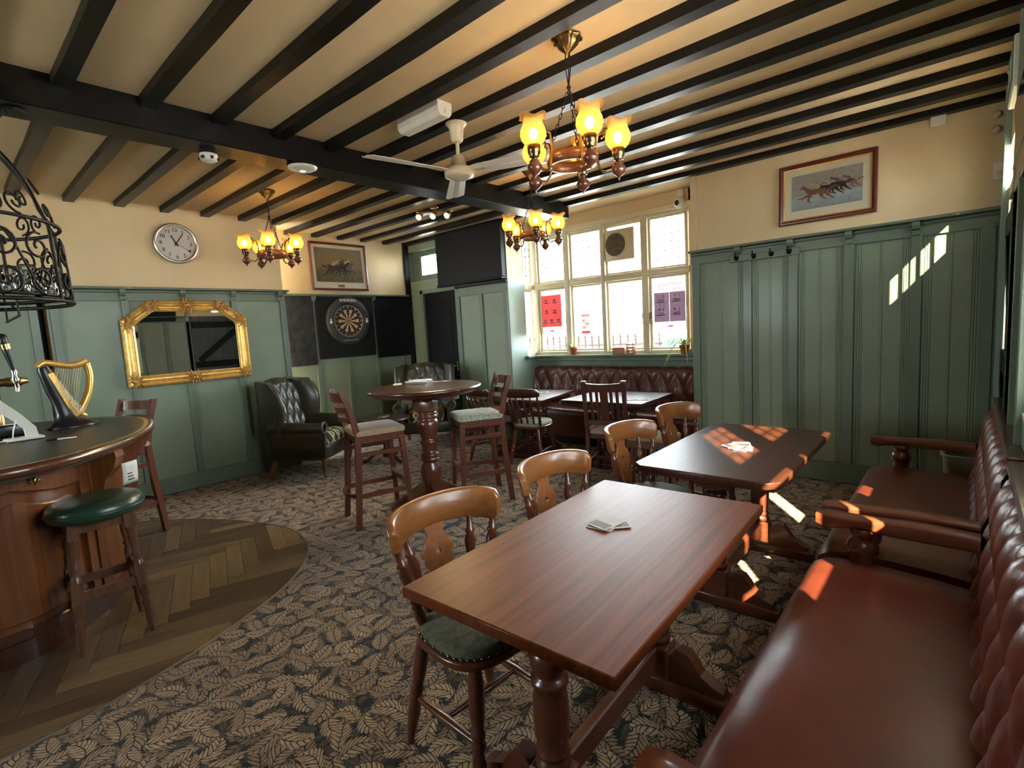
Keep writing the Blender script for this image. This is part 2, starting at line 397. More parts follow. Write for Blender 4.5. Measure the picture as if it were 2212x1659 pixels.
    def ball(s, c, r, seg=10, rz=None):
        rz = rz or r
        return s.loft([[(c[0]+r*math.sin(a)*math.cos(q*2*PI/seg), c[1]+r*math.sin(a)*math.sin(q*2*PI/seg), c[2]-rz*math.cos(a)) for q in range(seg)]
                       for a in [PI*(k+.02)/(6.04) for k in range(7)]])
    def xf(s, m):
        s.v = [tuple(m @ Vector(p)) for p in s.v]; return s
    def mesh(s, name, mat):
        me = bpy.data.meshes.new(name); me.from_pydata(s.v, [], s.f); me.polygons.foreach_set('use_smooth', s.sm)
        if mat is not None: me.materials.append(M[mat] if isinstance(mat, str) else mat)
        me.update(); return me

def place(o, parent=None):
    C.objects.link(o)
    if parent is not None: o.parent = parent
    return o
def obj(name, mb, mat, parent=None, loc=None, rot=None, label=None):
    me = mb if isinstance(mb, bpy.types.Mesh) else mb.mesh(name, mat)
    if isinstance(mb, bpy.types.Mesh) and mat is not None and len(me.materials) == 0: me.materials.append(M[mat] if isinstance(mat, str) else mat)
    o = bpy.data.objects.new(name, me); place(o, parent)
    if loc is not None: o.location = loc
    if rot is not None: o.rotation_euler = rot
    if label: o['label'] = label
    return o
def tag(o, label, cat, group=None):
    o['label'] = label; o['category'] = cat
    if group: o['group'] = group
    return o
def thing(name, label, cat, loc=(0, 0, 0), rz=0, group=None):
    o = bpy.data.objects.new(name, None); C.objects.link(o); o.empty_display_size = .1
    o.location = loc; o.rotation_euler = (0, 0, rz); return tag(o, label, cat, group)
def struct(name, mb, mat, parent=None):
    o = obj(name, mb, mat, parent)
    if parent is None: o['kind'] = 'structure'
    return o
KIDS = {}
def dup(root, loc, rz, label, group=None):
    r = root.copy(); C.objects.link(r); r.location = loc; r.rotation_euler = (0, 0, rz); r['label'] = label
    if group: r['group'] = group
    for ch in list(root.children):
        c = ch.copy(); C.objects.link(c); c.parent = r
        for g in list(ch.children):
            d = g.copy(); C.objects.link(d); d.parent = c
    return r
def light(name, loc, energy, col, radius, parent, spot=None, rot=None):
    l = bpy.data.lights.new(name, 'SPOT' if spot else 'POINT'); l.energy = energy; l.color = col; l.shadow_soft_size = radius
    if spot: l.spot_size = spot; l.spot_blend = .5
    o = bpy.data.objects.new(name, l); place(o, parent); o.location = loc
    if rot: o.rotation_euler = rot
    return o
def text_mesh(body, size, depth=.001, align='CENTER'):
    cu = bpy.data.curves.new('lettering', 'FONT'); cu.body = body; cu.size = size; cu.extrude = depth; cu.align_x = align; cu.align_y = 'CENTER'; cu.resolution_u = 3
    o = bpy.data.objects.new('lettering', cu); C.objects.link(o)
    bpy.context.view_layer.update(); dg = bpy.context.evaluated_depsgraph_get()
    me = bpy.data.meshes.new_from_object(o.evaluated_get(dg)); bpy.data.objects.remove(o); bpy.data.curves.remove(cu); return me
def plate_mesh(loops, depth, bevel=0.0):
    """flat plate with holes from closed 2D loops, centred on z=0"""
    cu = bpy.data.curves.new('plate', 'CURVE'); cu.dimensions = '2D'; cu.fill_mode = 'BOTH'; cu.extrude = depth/2 - bevel; cu.bevel_depth = bevel; cu.bevel_resolution = 1
    for lp in loops:
        sp = cu.splines.new('POLY'); sp.points.add(len(lp)-1); sp.use_cyclic_u = True
        for p, q in zip(sp.points, lp): p.co = (q[0], q[1], 0, 1)
    o = bpy.data.objects.new('plate', cu); C.objects.link(o); bpy.context.view_layer.update()
    me = bpy.data.meshes.new_from_object(o.evaluated_get(bpy.context.evaluated_depsgraph_get())); bpy.data.objects.remove(o); bpy.data.curves.remove(cu); return me
def smoothpoly(pts, k=4, closed=True):
    out = []; n = len(pts); P = [Vector(p) for p in pts]
    for i in range(n if closed else n-1):
        a, b, c, d = (P[(i-1) % n], P[i], P[(i+1) % n], P[(i+2) % n]) if closed else (P[max(i-1, 0)], P[i], P[i+1], P[min(i+2, n-1)])
        for q in range(k):
            t = q/k; out.append(.5*((2*b) + (c-a)*t + (2*a-5*b+4*c-d)*t*t + (3*b-a-3*c+d)*t**3))
    if not closed: out.append(P[-1])
    return out
def rrect(w, h, r, k=4):
    out = []
    for cx, cy, a0 in ((w/2-r, h/2-r, 0), (-w/2+r, h/2-r, PI/2), (-w/2+r, -h/2+r, PI), (w/2-r, -h/2+r, 1.5*PI)):
        out += [(cx + r*math.cos(a0+PI/2*i/k), cy + r*math.sin(a0+PI/2*i/k)) for i in range(k+1)]
    return out
def RX(a): return Matrix.Rotation(a, 4, 'X')
def RZ(a): return Matrix.Rotation(a, 4, 'Z')
def RY(a): return Matrix.Rotation(a, 4, 'Y')
def T(x, y, z): return Matrix.Translation((x, y, z))
D = math.radians

# ------------------------------------------------------------------ the room
XL, XL2, YS, YF, XR, YN, ZC = -6.15, -6.66, 2.87, 5.15, .18, -3.0, 2.928
floor = struct('floor', MB().box(-7.0, .3, YN, 5.9, -.12, 0), 'carpet')
ceiling = struct('ceiling', MB().box(-7.0, .3, YN, 5.9, ZC, ZC+.1), 'ceil')
for k in range(-16, 7):
    y = 2.82 + .375*k; x0 = XL if y < YS-.05 else XL2
    rr = random.Random(k+50); dz = rr.uniform(-.004, .004)
    b = MB(); n = 14; rings = []
    for i in range(n+1):
        x = x0 + (XR-x0)*i/n; j1, j2, j3 = (rr.uniform(-.003, .003) for _ in range(3))
        rings.append([(x, y+j1, ZC+.01), (x, y+j1, 2.876+dz+j3), (x, y+.08+j2, 2.876+dz+j3), (x, y+.08+j2, ZC+.01)])
    b.loft(rings, smooth=False)
    struct('joist', b, 'black', ceiling)
b = MB(); rings = []
for i in range(26):
    y = YN + (YF-YN)*i/25; rr = random.Random(i); q = [rr.uniform(-.004, .004) for _ in range(4)]
    rings.append([(-3.551+q[0], y, ZC+.01), (-3.551+q[0], y, 2.755+q[1]), (-3.556+q[0], y, 2.750+q[1]), (-3.785+q[2], y, 2.750+q[3]), (-3.79+q[2], y, 2.755+q[3]), (-3.79+q[2], y, ZC+.01)])
b.loft(rings, smooth=False); struct('main_beam', b, 'black', ceiling)

def mapper(kind, plane):
    if kind == 'L': return lambda a, n, z: (plane+n, a, z)
    if kind == 'R': return lambda a, n, z: (plane-n, a, z)
    return lambda a, n, z: (a, plane-n, z)
def wb(mp, a0, a1, n0, n1, z0, z1, bev=.003, mb=None):
    p, q = mp(a0, n0, z0), mp(a1, n1, z1)
    return (mb or MB()).box(p[0], q[0], p[1], q[1], p[2], q[2], bev)
def panelling(wall, mp, stiles, ztop, a0, a1, reeds=False, sw=.06, brackets=None, shelf=(None, None), sd=.105, pm='green', sm='green2', skirt=.17):
    cuts = [a0] + list(stiles) + [a1]
    for i in range(len(cuts)-1):
        if cuts[i+1]-cuts[i] < .05: continue
        m = wb(mp, cuts[i], cuts[i+1], -.005, .010, 0, ztop-.05, 0)
        if reeds:
            c0, c1 = cuts[i]+sw/2, cuts[i+1]-sw/2
            for c, r in ((c0+.018, .006), (c0+.034, .006), (c0+.05, .006), ((c0+c1)/2, .008), (c1-.05, .006), (c1-.034, .006), (c1-.018, .006)):
                wb(mp, c-r, c+r, .008, .016, skirt, ztop-.13, .003, m)
        struct('panel', m, pm, wall)
    for s in stiles: struct('stile', wb(mp, s-sw/2, s+sw/2, -.004, .030, skirt-.02, ztop-.10), sm, wall)
    struct('top_rail', wb(mp, a0, a1, -.004, .028, ztop-.13, ztop-.03), sm, wall)
    struct('skirting', wb(mp, a0, a1, -.004, .036, 0, skirt, .008), sm, wall)
    s0, s1 = shelf[0] if shelf[0] is not None else a0, shelf[1] if shelf[1] is not None else a1
    struct('dado_shelf', wb(mp, s0, s1, -.004, sd, ztop-.022, ztop, .006), sm, wall)
    struct('shelf_moulding', wb(mp, s0, s1, -.004, min(.048, sd*.8), ztop-.05, ztop-.022, .008), sm, wall)
    for s in (brackets if brackets is not None else stiles):
        m = MB(); prof = [(-.004, ztop-.022), (.085, ztop-.022), (.085, ztop-.05), (.07, ztop-.075), (.045, ztop-.085), (.04, ztop-.115), (.028, ztop-.13), (-.004, ztop-.13)]
        m.loft([[mp(s-.024, n, z) for n, z in prof], [mp(s+.024, n, z) for n, z in prof]], smooth=False)
        struct('bracket', m, sm, wall)

# left wall: main length, then the stretch set back beyond YS
wl = MB().box(XL-.2, XL, .72, YS, 0, ZC+.05).box(XL-.2, XL, YN, .66, 0, ZC+.05).box(XL-.3, XL-.2, .6, .8, 0, ZC+.05)
wl.box(XL, XL-.2, .66, .72, 2.115, ZC+.05)
wall_left = struct('wall_left', wl, 'cream')
mpL = mapper('L', XL)
panelling(wall_left, mpL, [.77, 1.297, 1.775, 2.29, 2.84], 2.11, .72, YS, shelf=(.6, YS+.03), brackets=[1.281, 1.789, 2.281, 2.80])
panelling(wall_left, mpL, [-2.3, -1.7, -1.1, -.5, .05, .63], 2.11, YN, .66)
struct('door_gap_shade', MB().box(XL-.2, XL-.19, .62, .76, 0, 2.12), 'blackmat', wall_left)  # black strip stands in for the darkness inside the gap
wall_left2 = struct('wall_left.001', MB().box(XL2-.2, XL2, 2.67, 5.42, 0, ZC+.05), 'cream')
panelling(wall_left2, mapper('L', XL2), [2.99, 3.49, 3.96, 4.45, 4.93], 2.115, 2.67, 5.06, brackets=[3.485, 4.42])
struct('corner_post', MB().box(XL2, XL2+.035, 5.06, 5.15, 0, ZC, .005), 'blackmat', wall_left2)

# far wall, right of the bay
wall_far = struct('wall_far', MB().box(-2.09, XR+.1, YF, YF+.2, 0, ZC+.05), 'cream')
panelling(wall_far, mapper('F', YF), [-2.045, -1.555, -1.17, -.752, -.31, .10], 2.158, -2.09, XR, reeds=True, sw=.075, brackets=[-1.63, -1.185, -.75, -.315])
struct('cable_trunking', MB().box(-2.088, -2.03, YF-.018, YF, 2.165, ZC, .004), 'cream', wall_far)
# bay
wall_bay = struct('wall_bay', MB().box(-4.75, -2.0, 5.70, 5.88, 0, 1.09).box(-4.75, -2.0, 5.70, 5.88, 2.775, ZC+.05).box(-2.34, -2.0, 5.70, 5.88, 0, ZC), 'cream')
struct('panel', MB().box(-4.57, -2.09, 5.675, 5.70, 0, 1.07), 'green', wall_bay)
struct('rail', MB().box(-4.57, -2.09, 5.655, 5.68, .96, 1.03, .006), 'green2', wall_bay)
for x in (-4.1, -3.5, -2.9, -2.3): struct('stile', MB().box(x-.035, x+.035, 5.66, 5.68, .5, .97, .004), 'green2', wall_bay)
struct('window_board', MB().box(-4.60, -2.09, 5.575, 5.72, 1.078, 1.112, .008), 'green2', wall_bay)
struct('lintel_board', MB().box(-4.57, -2.09, 5.655, 5.70, 2.725, 2.785, .006), 'winframe', wall_bay)
wbl = MB().box(-4.72, -4.57, 5.155, 5.475, 0, ZC+.05).box(-4.72, -4.57, 5.475, 5.88, 0, 1.10).box(-4.72, -4.57, 5.475, 5.88, 2.72, ZC+.05)
wall_bay_left = struct('wall_bay_left', wbl, 'cream')
struct('paint_band', MB().box(-4.572, -4.565, 5.15, 5.475, 0, 2.155).box(-4.572, -4.565, 5.475, 5.70, 0, 1.078), 'sage', wall_bay_left)
struct('window_board', MB().box(-4.62, -4.50, 5.42, 5.72, 1.078, 1.112, .008), 'green2', wall_bay_left)
wall_bay_right = struct('wall_bay_right', MB().box(-2.09, -1.95, 5.35, 5.88, 0, ZC+.05), 'cream')

def pane_with_lead(parent, box, axis, nx, nz, lead):
    x0, x1, y0, y1, z0, z1 = box
    p = struct('pane', MB().box(*box), 'glass', parent)
    if lead:
        m = MB(); r = .003
        for i in range(1, nx):
            if axis == 'x': x = x0+(x1-x0)*i/nx; m.box(x-r, x+r, y0-.003, y1+.003, z0, z1)
            else: y = y0+(y1-y0)*i/nx; m.box(x0-.003, x1+.003, y-r, y+r, z0, z1)
        for i in range(1, nz):
            z = z0+(z1-z0)*i/nz; m.box(x0-(0 if axis == 'x' else .003), x1+(0 if axis == 'x' else .003), y0-(.003 if axis == 'x' else 0), y1+(.003 if axis == 'x' else 0), z-r, z+r)
        struct('lead_came', m, 'lead', p)
    return p
def casement(parent, axis, a0, a1, z0, z1, c, lead=None, w=.028, mat='winframe', d=.04):
    """frame of four bars round a pane; c is the plane coordinate"""
    g = lambda p, q, r, s: MB().box(p, q, c-d/2, c+d/2, r, s, .006) if axis == 'x' else MB().box(c-d/2, c+d/2, p, q, r, s, .006)
    m = g(a0-w, a0, z0-w, z1+w); n = g(a1, a1+w, z0-w, z1+w); o = g(a0, a1, z0-w, z0); p = g(a0, a1, z1, z1+w)
    for q in (n, o, p): m.add(q.v, q.f)
    f = struct('casement', m, mat, parent)
    bx = (a0-.004, a1+.004, c-.003, c+.003, z0-.004, z1+.004) if axis == 'x' else (c-.003, c+.003, a0-.004, a1+.004, z0-.004, z1+.004)
    pane_with_lead(f, bx, axis, lead[0] if lead else 1, lead[1] if lead else 1, bool(lead))
    return f
window_1 = struct('window_1', MB().box(-4.57, -2.33, 5.69, 5.79, 1.10, 1.155, .006), 'winframe')
cols = [(-4.475, -4.065), (-3.925, -3.50), (-3.385, -2.94), (-2.805, -2.40)]
edges = [-4.575] + [c for p in cols for c in p] + [-2.33]
for i in range(0, len(edges), 2):
    struct('mullion', MB().box(edges[i]+(.026 if i else 0), edges[i+1]-.026, 5.672 if 0 < i < 8 else 5.68, 5.79, 1.13, 2.73, .010), 'winframe', window_1)
struct('head', MB().box(-4.57, -2.33, 5.685, 5.79, 2.69, 2.745, .006), 'winframe', window_1)
struct('transom', MB().box(-4.57, -2.33, 5.676, 5.79, 2.016, 2.094, .010), 'winframe', window_1)
for i, (a, c) in enumerate(cols):
    casement(window_1, 'x', a, c, 1.185, 1.99, 5.735)
    casement(window_1, 'x', a, c, 2.12, 2.665, 5.735, None if i == 2 else (5, 6))
for i in (0, 2, 3):   # casement stays and handles
    x = cols[i][1]+.012 if i < 3 else cols[i][0]-.012
    struct('casement_handle', MB().tube([(x, 5.70, 1.55), (x, 5.67, 1.55), (x, 5.665, 1.52), (x, 5.67, 1.46)], .006).box(x-.012, x+.012, 5.705, 5.715, 1.53, 1.60, .003), 'abrass', window_1)
window_2 = struct('window_2', MB().box(-4.66, -4.565, 5.47, 5.72, 1.10, 1.155, .006), 'winframe')
struct('transom', MB().box(-4.66, -4.56, 5.47, 5.70, 2.016, 2.094, .008), 'winframe', window_2)
struct('head', MB().box(-4.66, -4.565, 5.47, 5.70, 2.69, 2.735, .006), 'winframe', window_2)
struct('jamb', MB().box(-4.66, -4.565, 5.47, 5.485, 1.13, 2.72, .004), 'winframe', window_2)
casement(window_2, 'y', 5.512, 5.66, 1.185, 1.99, -4.61); casement(window_2, 'y', 5.512, 5.66, 2.12, 2.665, -4.61, (2, 6))

# dark corner: black door, small high window, panelled closet, bulkhead
wc = MB().box(-6.9, -6.34, YF, YF+.15, 0, 2.30).box(-6.34, -4.575, YF, YF+.15, 2.115, 2.30).box(-6.9, -4.575, YF, YF+.15, 2.775, ZC+.05)
wc.box(-5.80, -4.575, YF, YF+.15, 2.30, 2.775).box(-5.57, -4.575, YF, YF+.15, 0, 2.115)
wall_corner = struct('wall_corner', wc, 'green')
mpF = mapper('F', YF)
for a, c in ((-5.57, -5.07), (-5.07, -4.575)): struct('panel', wb(mpF, a, c, -.004, .008, 0, 2.10, 0), 'green', wall_corner)
for s, q in ((-5.535, .07), (-5.07, .065), (-4.612, .075)): struct('stile', wb(mpF, s-q/2, s+q/2, 0, .03, 0, 2.02), 'green2', wall_corner)
struct('top_rail', wb(mpF, -5.57, -4.575, 0, .028, 2.0, 2.10), 'green2', wall_corner)
struct('skirting', wb(mpF, -5.57, -4.575, 0, .035, 0, .16), 'green2', wall_corner)
struct('dado_shelf', wb(mpF, -5.57, -4.565, 0, .05, 2.12, 2.15), 'blackmat', wall_corner)
struct('bulkhead', MB().box(-5.86, -4.575, YF-.10, YF+.02, 2.19, ZC, .004), 'blackmat', wall_corner)
struct('bulkhead_lip', MB().box(-5.86, -4.57, YF-.125, YF, 2.162, 2.19, .006), 'blackmat', wall_corner)
struct('corner_bead', MB().box(-4.578, -4.566, YF-.012, YF+.004, 0, ZC, .003), 'sage', wall_corner)
struct('reveal_lining', MB().box(-6.655, -6.64, YF, YF+.15, 2.30, 2.775).box(-6.64, -5.80, YF, YF+.15, 2.30, 2.312), 'sage', wall_corner)
window_3 = struct('window_3', MB().box(-6.64, -6.46, YF+.08, YF+.15, 2.30, 2.78, .004).box(-6.0, -5.80, YF+.08, YF+.15, 2.30, 2.78, .004).box(-6.46, -6.0, YF+.08, YF+.15, 2.30, 2.40, .004).box(-6.46, -6.0, YF+.08, YF+.15, 2.715, 2.78, .004), 'green2')
casement(window_3, 'x', -6.445, -6.015, 2.41, 2.70, YF+.11, (3, 2), .02, 'green2')
door_1 = struct('door_1', MB().box(-6.335, -5.575, YF+.02, YF+.06, 0, 2.11, .004), 'blackdoor')
struct('door_frame', MB().box(-6.40, -6.335, YF-.02, YF+.1, 0, 2.16, .005).box(-5.60, -5.555, YF-.02, YF+.1, 0, 2.16, .005).box(-6.40, -5.555, YF-.02, YF+.1, 2.11, 2.17, .005), 'green2', door_1)
struct('door_handle', MB().tube([(-5.67, YF+.02, 1.0), (-5.67, YF-.035, 1.0), (-5.69, YF-.045, 1.0), (-5.79, YF-.045, 1.0)], .009).box(-5.685, -5.655, YF+.012, YF+.02, .93, 1.07, .002), 'chrome', door_1)
for z0, z1 in ((.2, .95), (1.1, 1.95)): struct('door_panel', MB().box(-6.24, -5.74, YF+.012, YF+.021, z0, z1, .006), 'blackdoor', door_1)

# right wall with its casements, door and fanlight
X0, X1 = XR, XR+.07
wr = MB().box(X0, X1, YN, .9, 0, ZC+.05).box(X0, X1, .9, 2.85, 0, 1.06).box(X0, X1, .9, 2.85, 2.42, ZC+.05).box(X0, X1, 2.85, 3.70, 0, ZC+.05)
wr.box(X0, X1, 3.70, 4.80, 2.50, ZC+.05).box(X0, X1, 4.80, YF+.1, 0, ZC+.05).box(X0, X1, 3.70, 4.80, 2.15, 2.235).box(X0, X1, 3.70, 4.16, 2.235, 2.5)
wall_right = struct('wall_right', wr, 'cream')
mpR = mapper('R', XR)
panelling(wall_right, mpR, [2.80, 3.25, 3.66], 2.158, 2.86, 3.66, brackets=[], shelf=(2.86, 3.66), sd=.035)
struct('stile', wb(mpR, 4.79, 4.87, -.004, .03, 0, 2.7), 'green2', wall_right)
struct('panel', wb(mpR, 4.87, YF, -.004, .012, 0, ZC), 'green', wall_right)
struct('architrave', wb(mpR, 3.63, 3.70, -.004, .03, 0, ZC), 'sage', wall_right)
struct('architrave', wb(mpR, 4.775, 4.84, -.004, .035, 0, ZC), 'sage', wall_right)
for a, c in ((YN, -1.8), (-1.8, -.6), (-.6, .8)): struct('panel', wb(mpR, a, c, -.004, .01, 0, 2.1, 0), 'green', wall_right)
struct('dado_shelf', wb(mpR, YN, .85, -.004, .05, 2.12, 2.15), 'green2', wall_right)
struct('panel', wb(mpR, .85, 2.85, -.004, .01, 0, 1.04, 0), 'green', wall_right)
struct('window_board', wb(mpR, .86, 2.80, -.02, .012, 1.04, 1.065), 'winframe', wall_right)
window_4 = struct('window_4', MB().box(X0+.005, X1, .9, 2.85, 1.06, 1.085, .004), 'winframe')
py = [(1.16, 1.53), (1.74, 2.13), (2.29, 2.70)]
ed = [.9] + [c for p in py for c in p] + [2.85]
for i in range(0, len(ed), 2): struct('mullion', MB().box(X0+.005, X1-.005, ed[i]+(.024 if i else 0), ed[i+1]-(.024 if i < 6 else 0), 1.06, 2.42, .006), 'winframe', window_4)
struct('transom', MB().box(X0+.005, X1-.005, .9, 2.85, 1.735, 1.875, .006), 'winframe', window_4)
struct('head', MB().box(X0+.005, X1-.005, .9, 2.85, 2.39, 2.43, .006), 'winframe', window_4)
for a, c in py:
    casement(window_4, 'y', a, c, 1.11, 1.71, XR+.035, None, .024); casement(window_4, 'y', a, c, 1.90, 2.365, XR+.035, (3, 4), .024)
for y0, y1, z0, z1 in ((1.155, 1.43, 1.225, 1.655), (1.80, 2.135, 1.10, 1.72), (2.285, 2.50, 1.10, 1.64)):
    struct('sun_block_poster', MB().box(XR+.040, XR+.044, y0, y1, z0, z1), 'mount', window_4)  # unseen opaque posters, added over the lower panes to trim the sun patches
window_5 = struct('window_5', MB().box(X0+.01, X1-.01, 4.16, 4.80, 2.235, 2.242, .003), 'winframe')
for y in (4.17, 4.29, 4.42, 4.55, 4.68, 4.79): struct('glazing_bar', MB().box(X0+.02, X1-.02, y-.004, y+.004, 2.24, 2.50, .002), 'winframe', window_5)
struct('pane', MB().box(XR+.033, XR+.037, 4.16, 4.80, 2.24, 2.50), 'glass', window_5)
door_2 = struct('door_2', MB().box(X0+.02, X1, 3.70, 4.775, 0, 2.15, .003), 'olddoor')
for i in range(6): struct('plank', MB().box(X0-.004+.012, X0+.022, 3.72+i*.174, 3.72+i*.174+.168, .02, 2.13, .006), 'olddoor', door_2)
for z in (.2, 1.05, 1.9): struct('ledge', MB().box(X0-.012, X0+.01, 3.74, 4.74, z, z+.13, .006), 'blackdoor', door_2)
for z in (.3, 1.15): struct('brace', MB().bar((X0-.002, 3.82, z+.05), (X0-.002, 4.66, z+.72), .12, .022, (1, 0, 0)), 'blackdoor', door_2)
# near wall behind the camera
wall_near = struct('wall_near', MB().box(-7, -4.5, YN-.08, YN, 0, ZC+.05).box(-3.0, .3, YN-.08, YN, 0, ZC+.05).box(-4.5, -3.0, YN-.08, YN, 0, 1.2).box(-4.5, -3.0, YN-.08, YN, 2.3, ZC+.05), 'cream')
struct('panel', MB().box(-6.15, -4.55, YN, YN+.01, 0, 2.1).box(-2.95, .18, YN, YN+.01, 0, 2.1).box(-4.55, -2.95, YN, YN+.01, 0, 1.17), 'green', wall_near)
struct('dado_shelf', MB().box(-6.15, -4.55, YN, YN+.06, 2.1, 2.13).box(-2.95, .18, YN, YN+.06, 2.1, 2.13), 'green2', wall_near)
window_6 = struct('window_6', MB().box(-4.52, -2.98, YN-.07, YN+.03, 1.17, 1.22, .004), 'winframe')
for x in (-4.47, -3.75, -3.03): struct('mullion', MB().box(x-.03, x+.03, YN-.07, YN, 1.2, 2.3, .005), 'winframe', window_6)
for a, c in ((-4.41, -3.81), (-3.69, -3.09)):
    casement(window_6, 'x', a, c, 1.26, 1.78, YN-.035, None, .03); casement(window_6, 'x', a, c, 1.86, 2.25, YN-.035, None, .03)
struct('transom', MB().box(-4.47, -3.03, YN-.07, YN, 1.808, 1.834, .004), 'winframe', window_6)

# vinyl planks in front of the bar, cut to the curved edge
edge = smoothpoly([(-2.66, -1.6), (-2.665, -.8), (-2.67, -.01), (-2.735, .434), (-2.90, .897), (-3.15, 1.33), (-3.53, 1.64), (-3.97, 1.74), (-4.41, 1.65), (-4.91, 1.42), (-5.33, 1.09), (-5.75, .62), (-6.1, .0)], 6, False)
def halfclip(poly, a, b):
    out = []
    s = lambda p: (b.x-a.x)*(p[1]-a.y) - (b.y-a.y)*(p[0]-a.x)
    for i in range(len(poly)):
        p, q = poly[i-1], poly[i]; sp, sq = s(p), s(q)
        if (sp >= 0) != (sq >= 0):
            t = sp/(sp-sq); out.append((p[0]+(q[0]-p[0])*t, p[1]+(q[1]-p[1])*t))
        if sq >= 0: out.append(q)
    return out
ang = D(72.0); L, W = .60, .10; ca, sa = math.cos(ang), math.sin(ang); npk = 0
def in_view(x, y):
    d = Vector((x, y, -1.5)); z = d.dot(_f)
    if z < .5: return False
    X, Y = 1106 + FPX*d.dot(_R)/z, 829.5 - FPX*d.dot(_U)/z
    return -120 < X < 760 and Y < 1800
nstep = int(L/W)
for i in range(-60, 60):
    for j in range(-14, 14):
        for k in (0, 1):
            # herringbone lattice: step (W, W) along the zig-zag, (L, -L) across
            ox = i*W + j*L; oy = i*W - j*L
            q = [(ox, oy), (ox+L, oy), (ox+L, oy+W), (ox, oy+W)] if k == 0 else [(ox, oy+W), (ox+W, oy+W), (ox+W, oy+W+L), (ox, oy+W+L)]
            g = .0012; cxq = sum(p[0] for p in q)/4; cyq = sum(p[1] for p in q)/4
            q = [(p[0] + math.copysign(g, cxq-p[0]), p[1] + math.copysign(g, cyq-p[1])) for p in q]
            poly = [(-4.0 + p[0]*ca - p[1]*sa, .3 + p[0]*sa + p[1]*ca) for p in q]
            mx, my = sum(p[0] for p in poly)/4, sum(p[1] for p in poly)/4
            if my < -.9 or mx < -6.1 or not in_view(mx, my): continue
            pl = poly
            for a, b2 in zip(edge[:-1], edge[1:]):
                if len(pl) < 3: break
                pl = halfclip(pl, a, b2)
            if len(pl) < 3: continue
            ar = abs(sum(pl[n-1][0]*pl[n][1]-pl[n][0]*pl[n-1][1] for n in range(len(pl))))/2
            if ar < .0008: continue
            # local frame along the plank so the grain follows it
            rz = ang + (0 if k else -PI/2)
            R = Matrix.Rotation(-rz, 2); me = MB().prism([tuple(R @ (Vector(p)-Vector((mx, my)))) for p in pl], 0, .0035)
            o = struct('plank', me, 'plank', floor); o.location = (mx, my, .0005); o.rotation_euler = (0, 0, rz); npk += 1
print('planks', npk)
m = MB(); up = [Vector((p.x, p.y)) for p in edge]; rings = []
for i, p in enumerate(up):
    d = (up[min(i+1, len(up)-1)] - up[max(i-1, 0)]).normalized(); n = Vector((d.y, -d.x))
    rings.append([(p.x+n.x*.006, p.y+n.y*.006, .0), (p.x+n.x*.004, p.y+n.y*.004, .007), (p.x-n.x*.004, p.y-n.y*.004, .007), (p.x-n.x*.006, p.y-n.y*.006, .0)])
m.loft(rings, smooth=False); struct('edge_strip', m, 'steel', floor)

# ------------------------------------------------------------------ tables
LEG = [(0, .030), (.03, .030), (.04, .044), (.08, .044), (.095, .036), (.11, .036), (.12, .042), (.15, .042), (.165, .036), (.25, .042), (.40, .045), (.52, .043), (.60, .037), (.615, .046), (.65, .046), (.665, .036), (.70, .034), (.73, .045), (.80, .048), (.85, .040), (.87, .032), (.89, .046), (.93, .046), (.94, .034), (1, .034)]
def trestle(name, w, l, h, topmat, label, group, loc, rz, cham=.0, mats=('mahog', 'mahogx', 'mahogy'), cat='table', pair=False):
    t = thing(name, label, cat, loc, rz, group)
    poly = [(-w/2, -l/2+cham), (-w/2+cham, -l/2), (w/2-cham, -l/2), (w/2, -l/2+cham), (w/2, l/2-cham), (w/2-cham, l/2), (-w/2+cham, l/2), (-w/2, l/2-cham)] if cham else [(-w/2, -l/2), (w/2, -l/2), (w/2, l/2), (-w/2, l/2)]
    obj('tabletop', MB().prism(poly, h-.034, h, .005), topmat, t)
    obj('under_frame', MB().box(-w/2+.05, w/2-.05, -l/2+.06, l/2-.06, h-.062, h-.032, .004), mats[1], t)
    ey = l/2-.235
    for s in (-1, 1):
        y = s*ey
        for sx in ((-1, 1) if pair else (0,)):
            obj('column', MB().lathe((sx*.10, y, .19), (sx*.10, y, h-.12), [(a, q*(.8 if pair else 1.22)) for a, q in LEG], 20), mats[0], t)
        obj('cap_block', MB().box(-.085, .085, y-.06, y+.06, h-.125, h-.095, .006), mats[1], t)
        obj('cross_bar', MB().box(-w/2+.06, w/2-.06, y-.045, y+.045, h-.105, h-.058, .008), mats[1], t)
        fl = w/2-.045
        m = MB().box(-fl, fl, y-.045, y+.045, .0, .062, .01)
        for sx in (-1, 1):   # scrolled brackets rising to the column
            pr = [(0, .06), (fl-.03, .06), (fl-.035, .085), (fl-.075, .10), (fl-.12, .125), (fl-.145, .165), (fl-.17, .195), (fl-.21, .20), (fl-.235, .17), (0, .17)]
            m.loft([[(sx*p, y-.028, z) for p, z in pr], [(sx*p, y+.028, z) for p, z in pr]], smooth=False)
        m.box(-.06, .06, y-.05, y+.05, .06, .20, .006)
        obj('foot', m, mats[1], t)
    obj('stretcher', MB().box(-.02, .02, -ey, ey, .105, .195, .006), mats[2], t)
    return t
t1 = trestle('trestle_table', .70, 1.215, .76, 'top', 'long polished mahogany trestle table nearest the camera, fan of beermats on it', 'long trestle tables beside the benches', (-.905, 1.46, 0), D(2.2))
t2 = trestle('trestle_table', .71, 1.25, .76, 'topb', 'long dark trestle table with clipped corners and sun patches, behind the nearest one', 'long trestle tables beside the benches', (-.955, 2.985, 0), D(.6), .05)
t3 = trestle('window_table', .80, .88, .715, 'topb', 'square dark table by the bay window, left one, behind the tall round table', 'square tables in the window bay', (-3.88, 4.63, 0), D(12), mats=('dark', 'darkx', 'darkx'), pair=True)
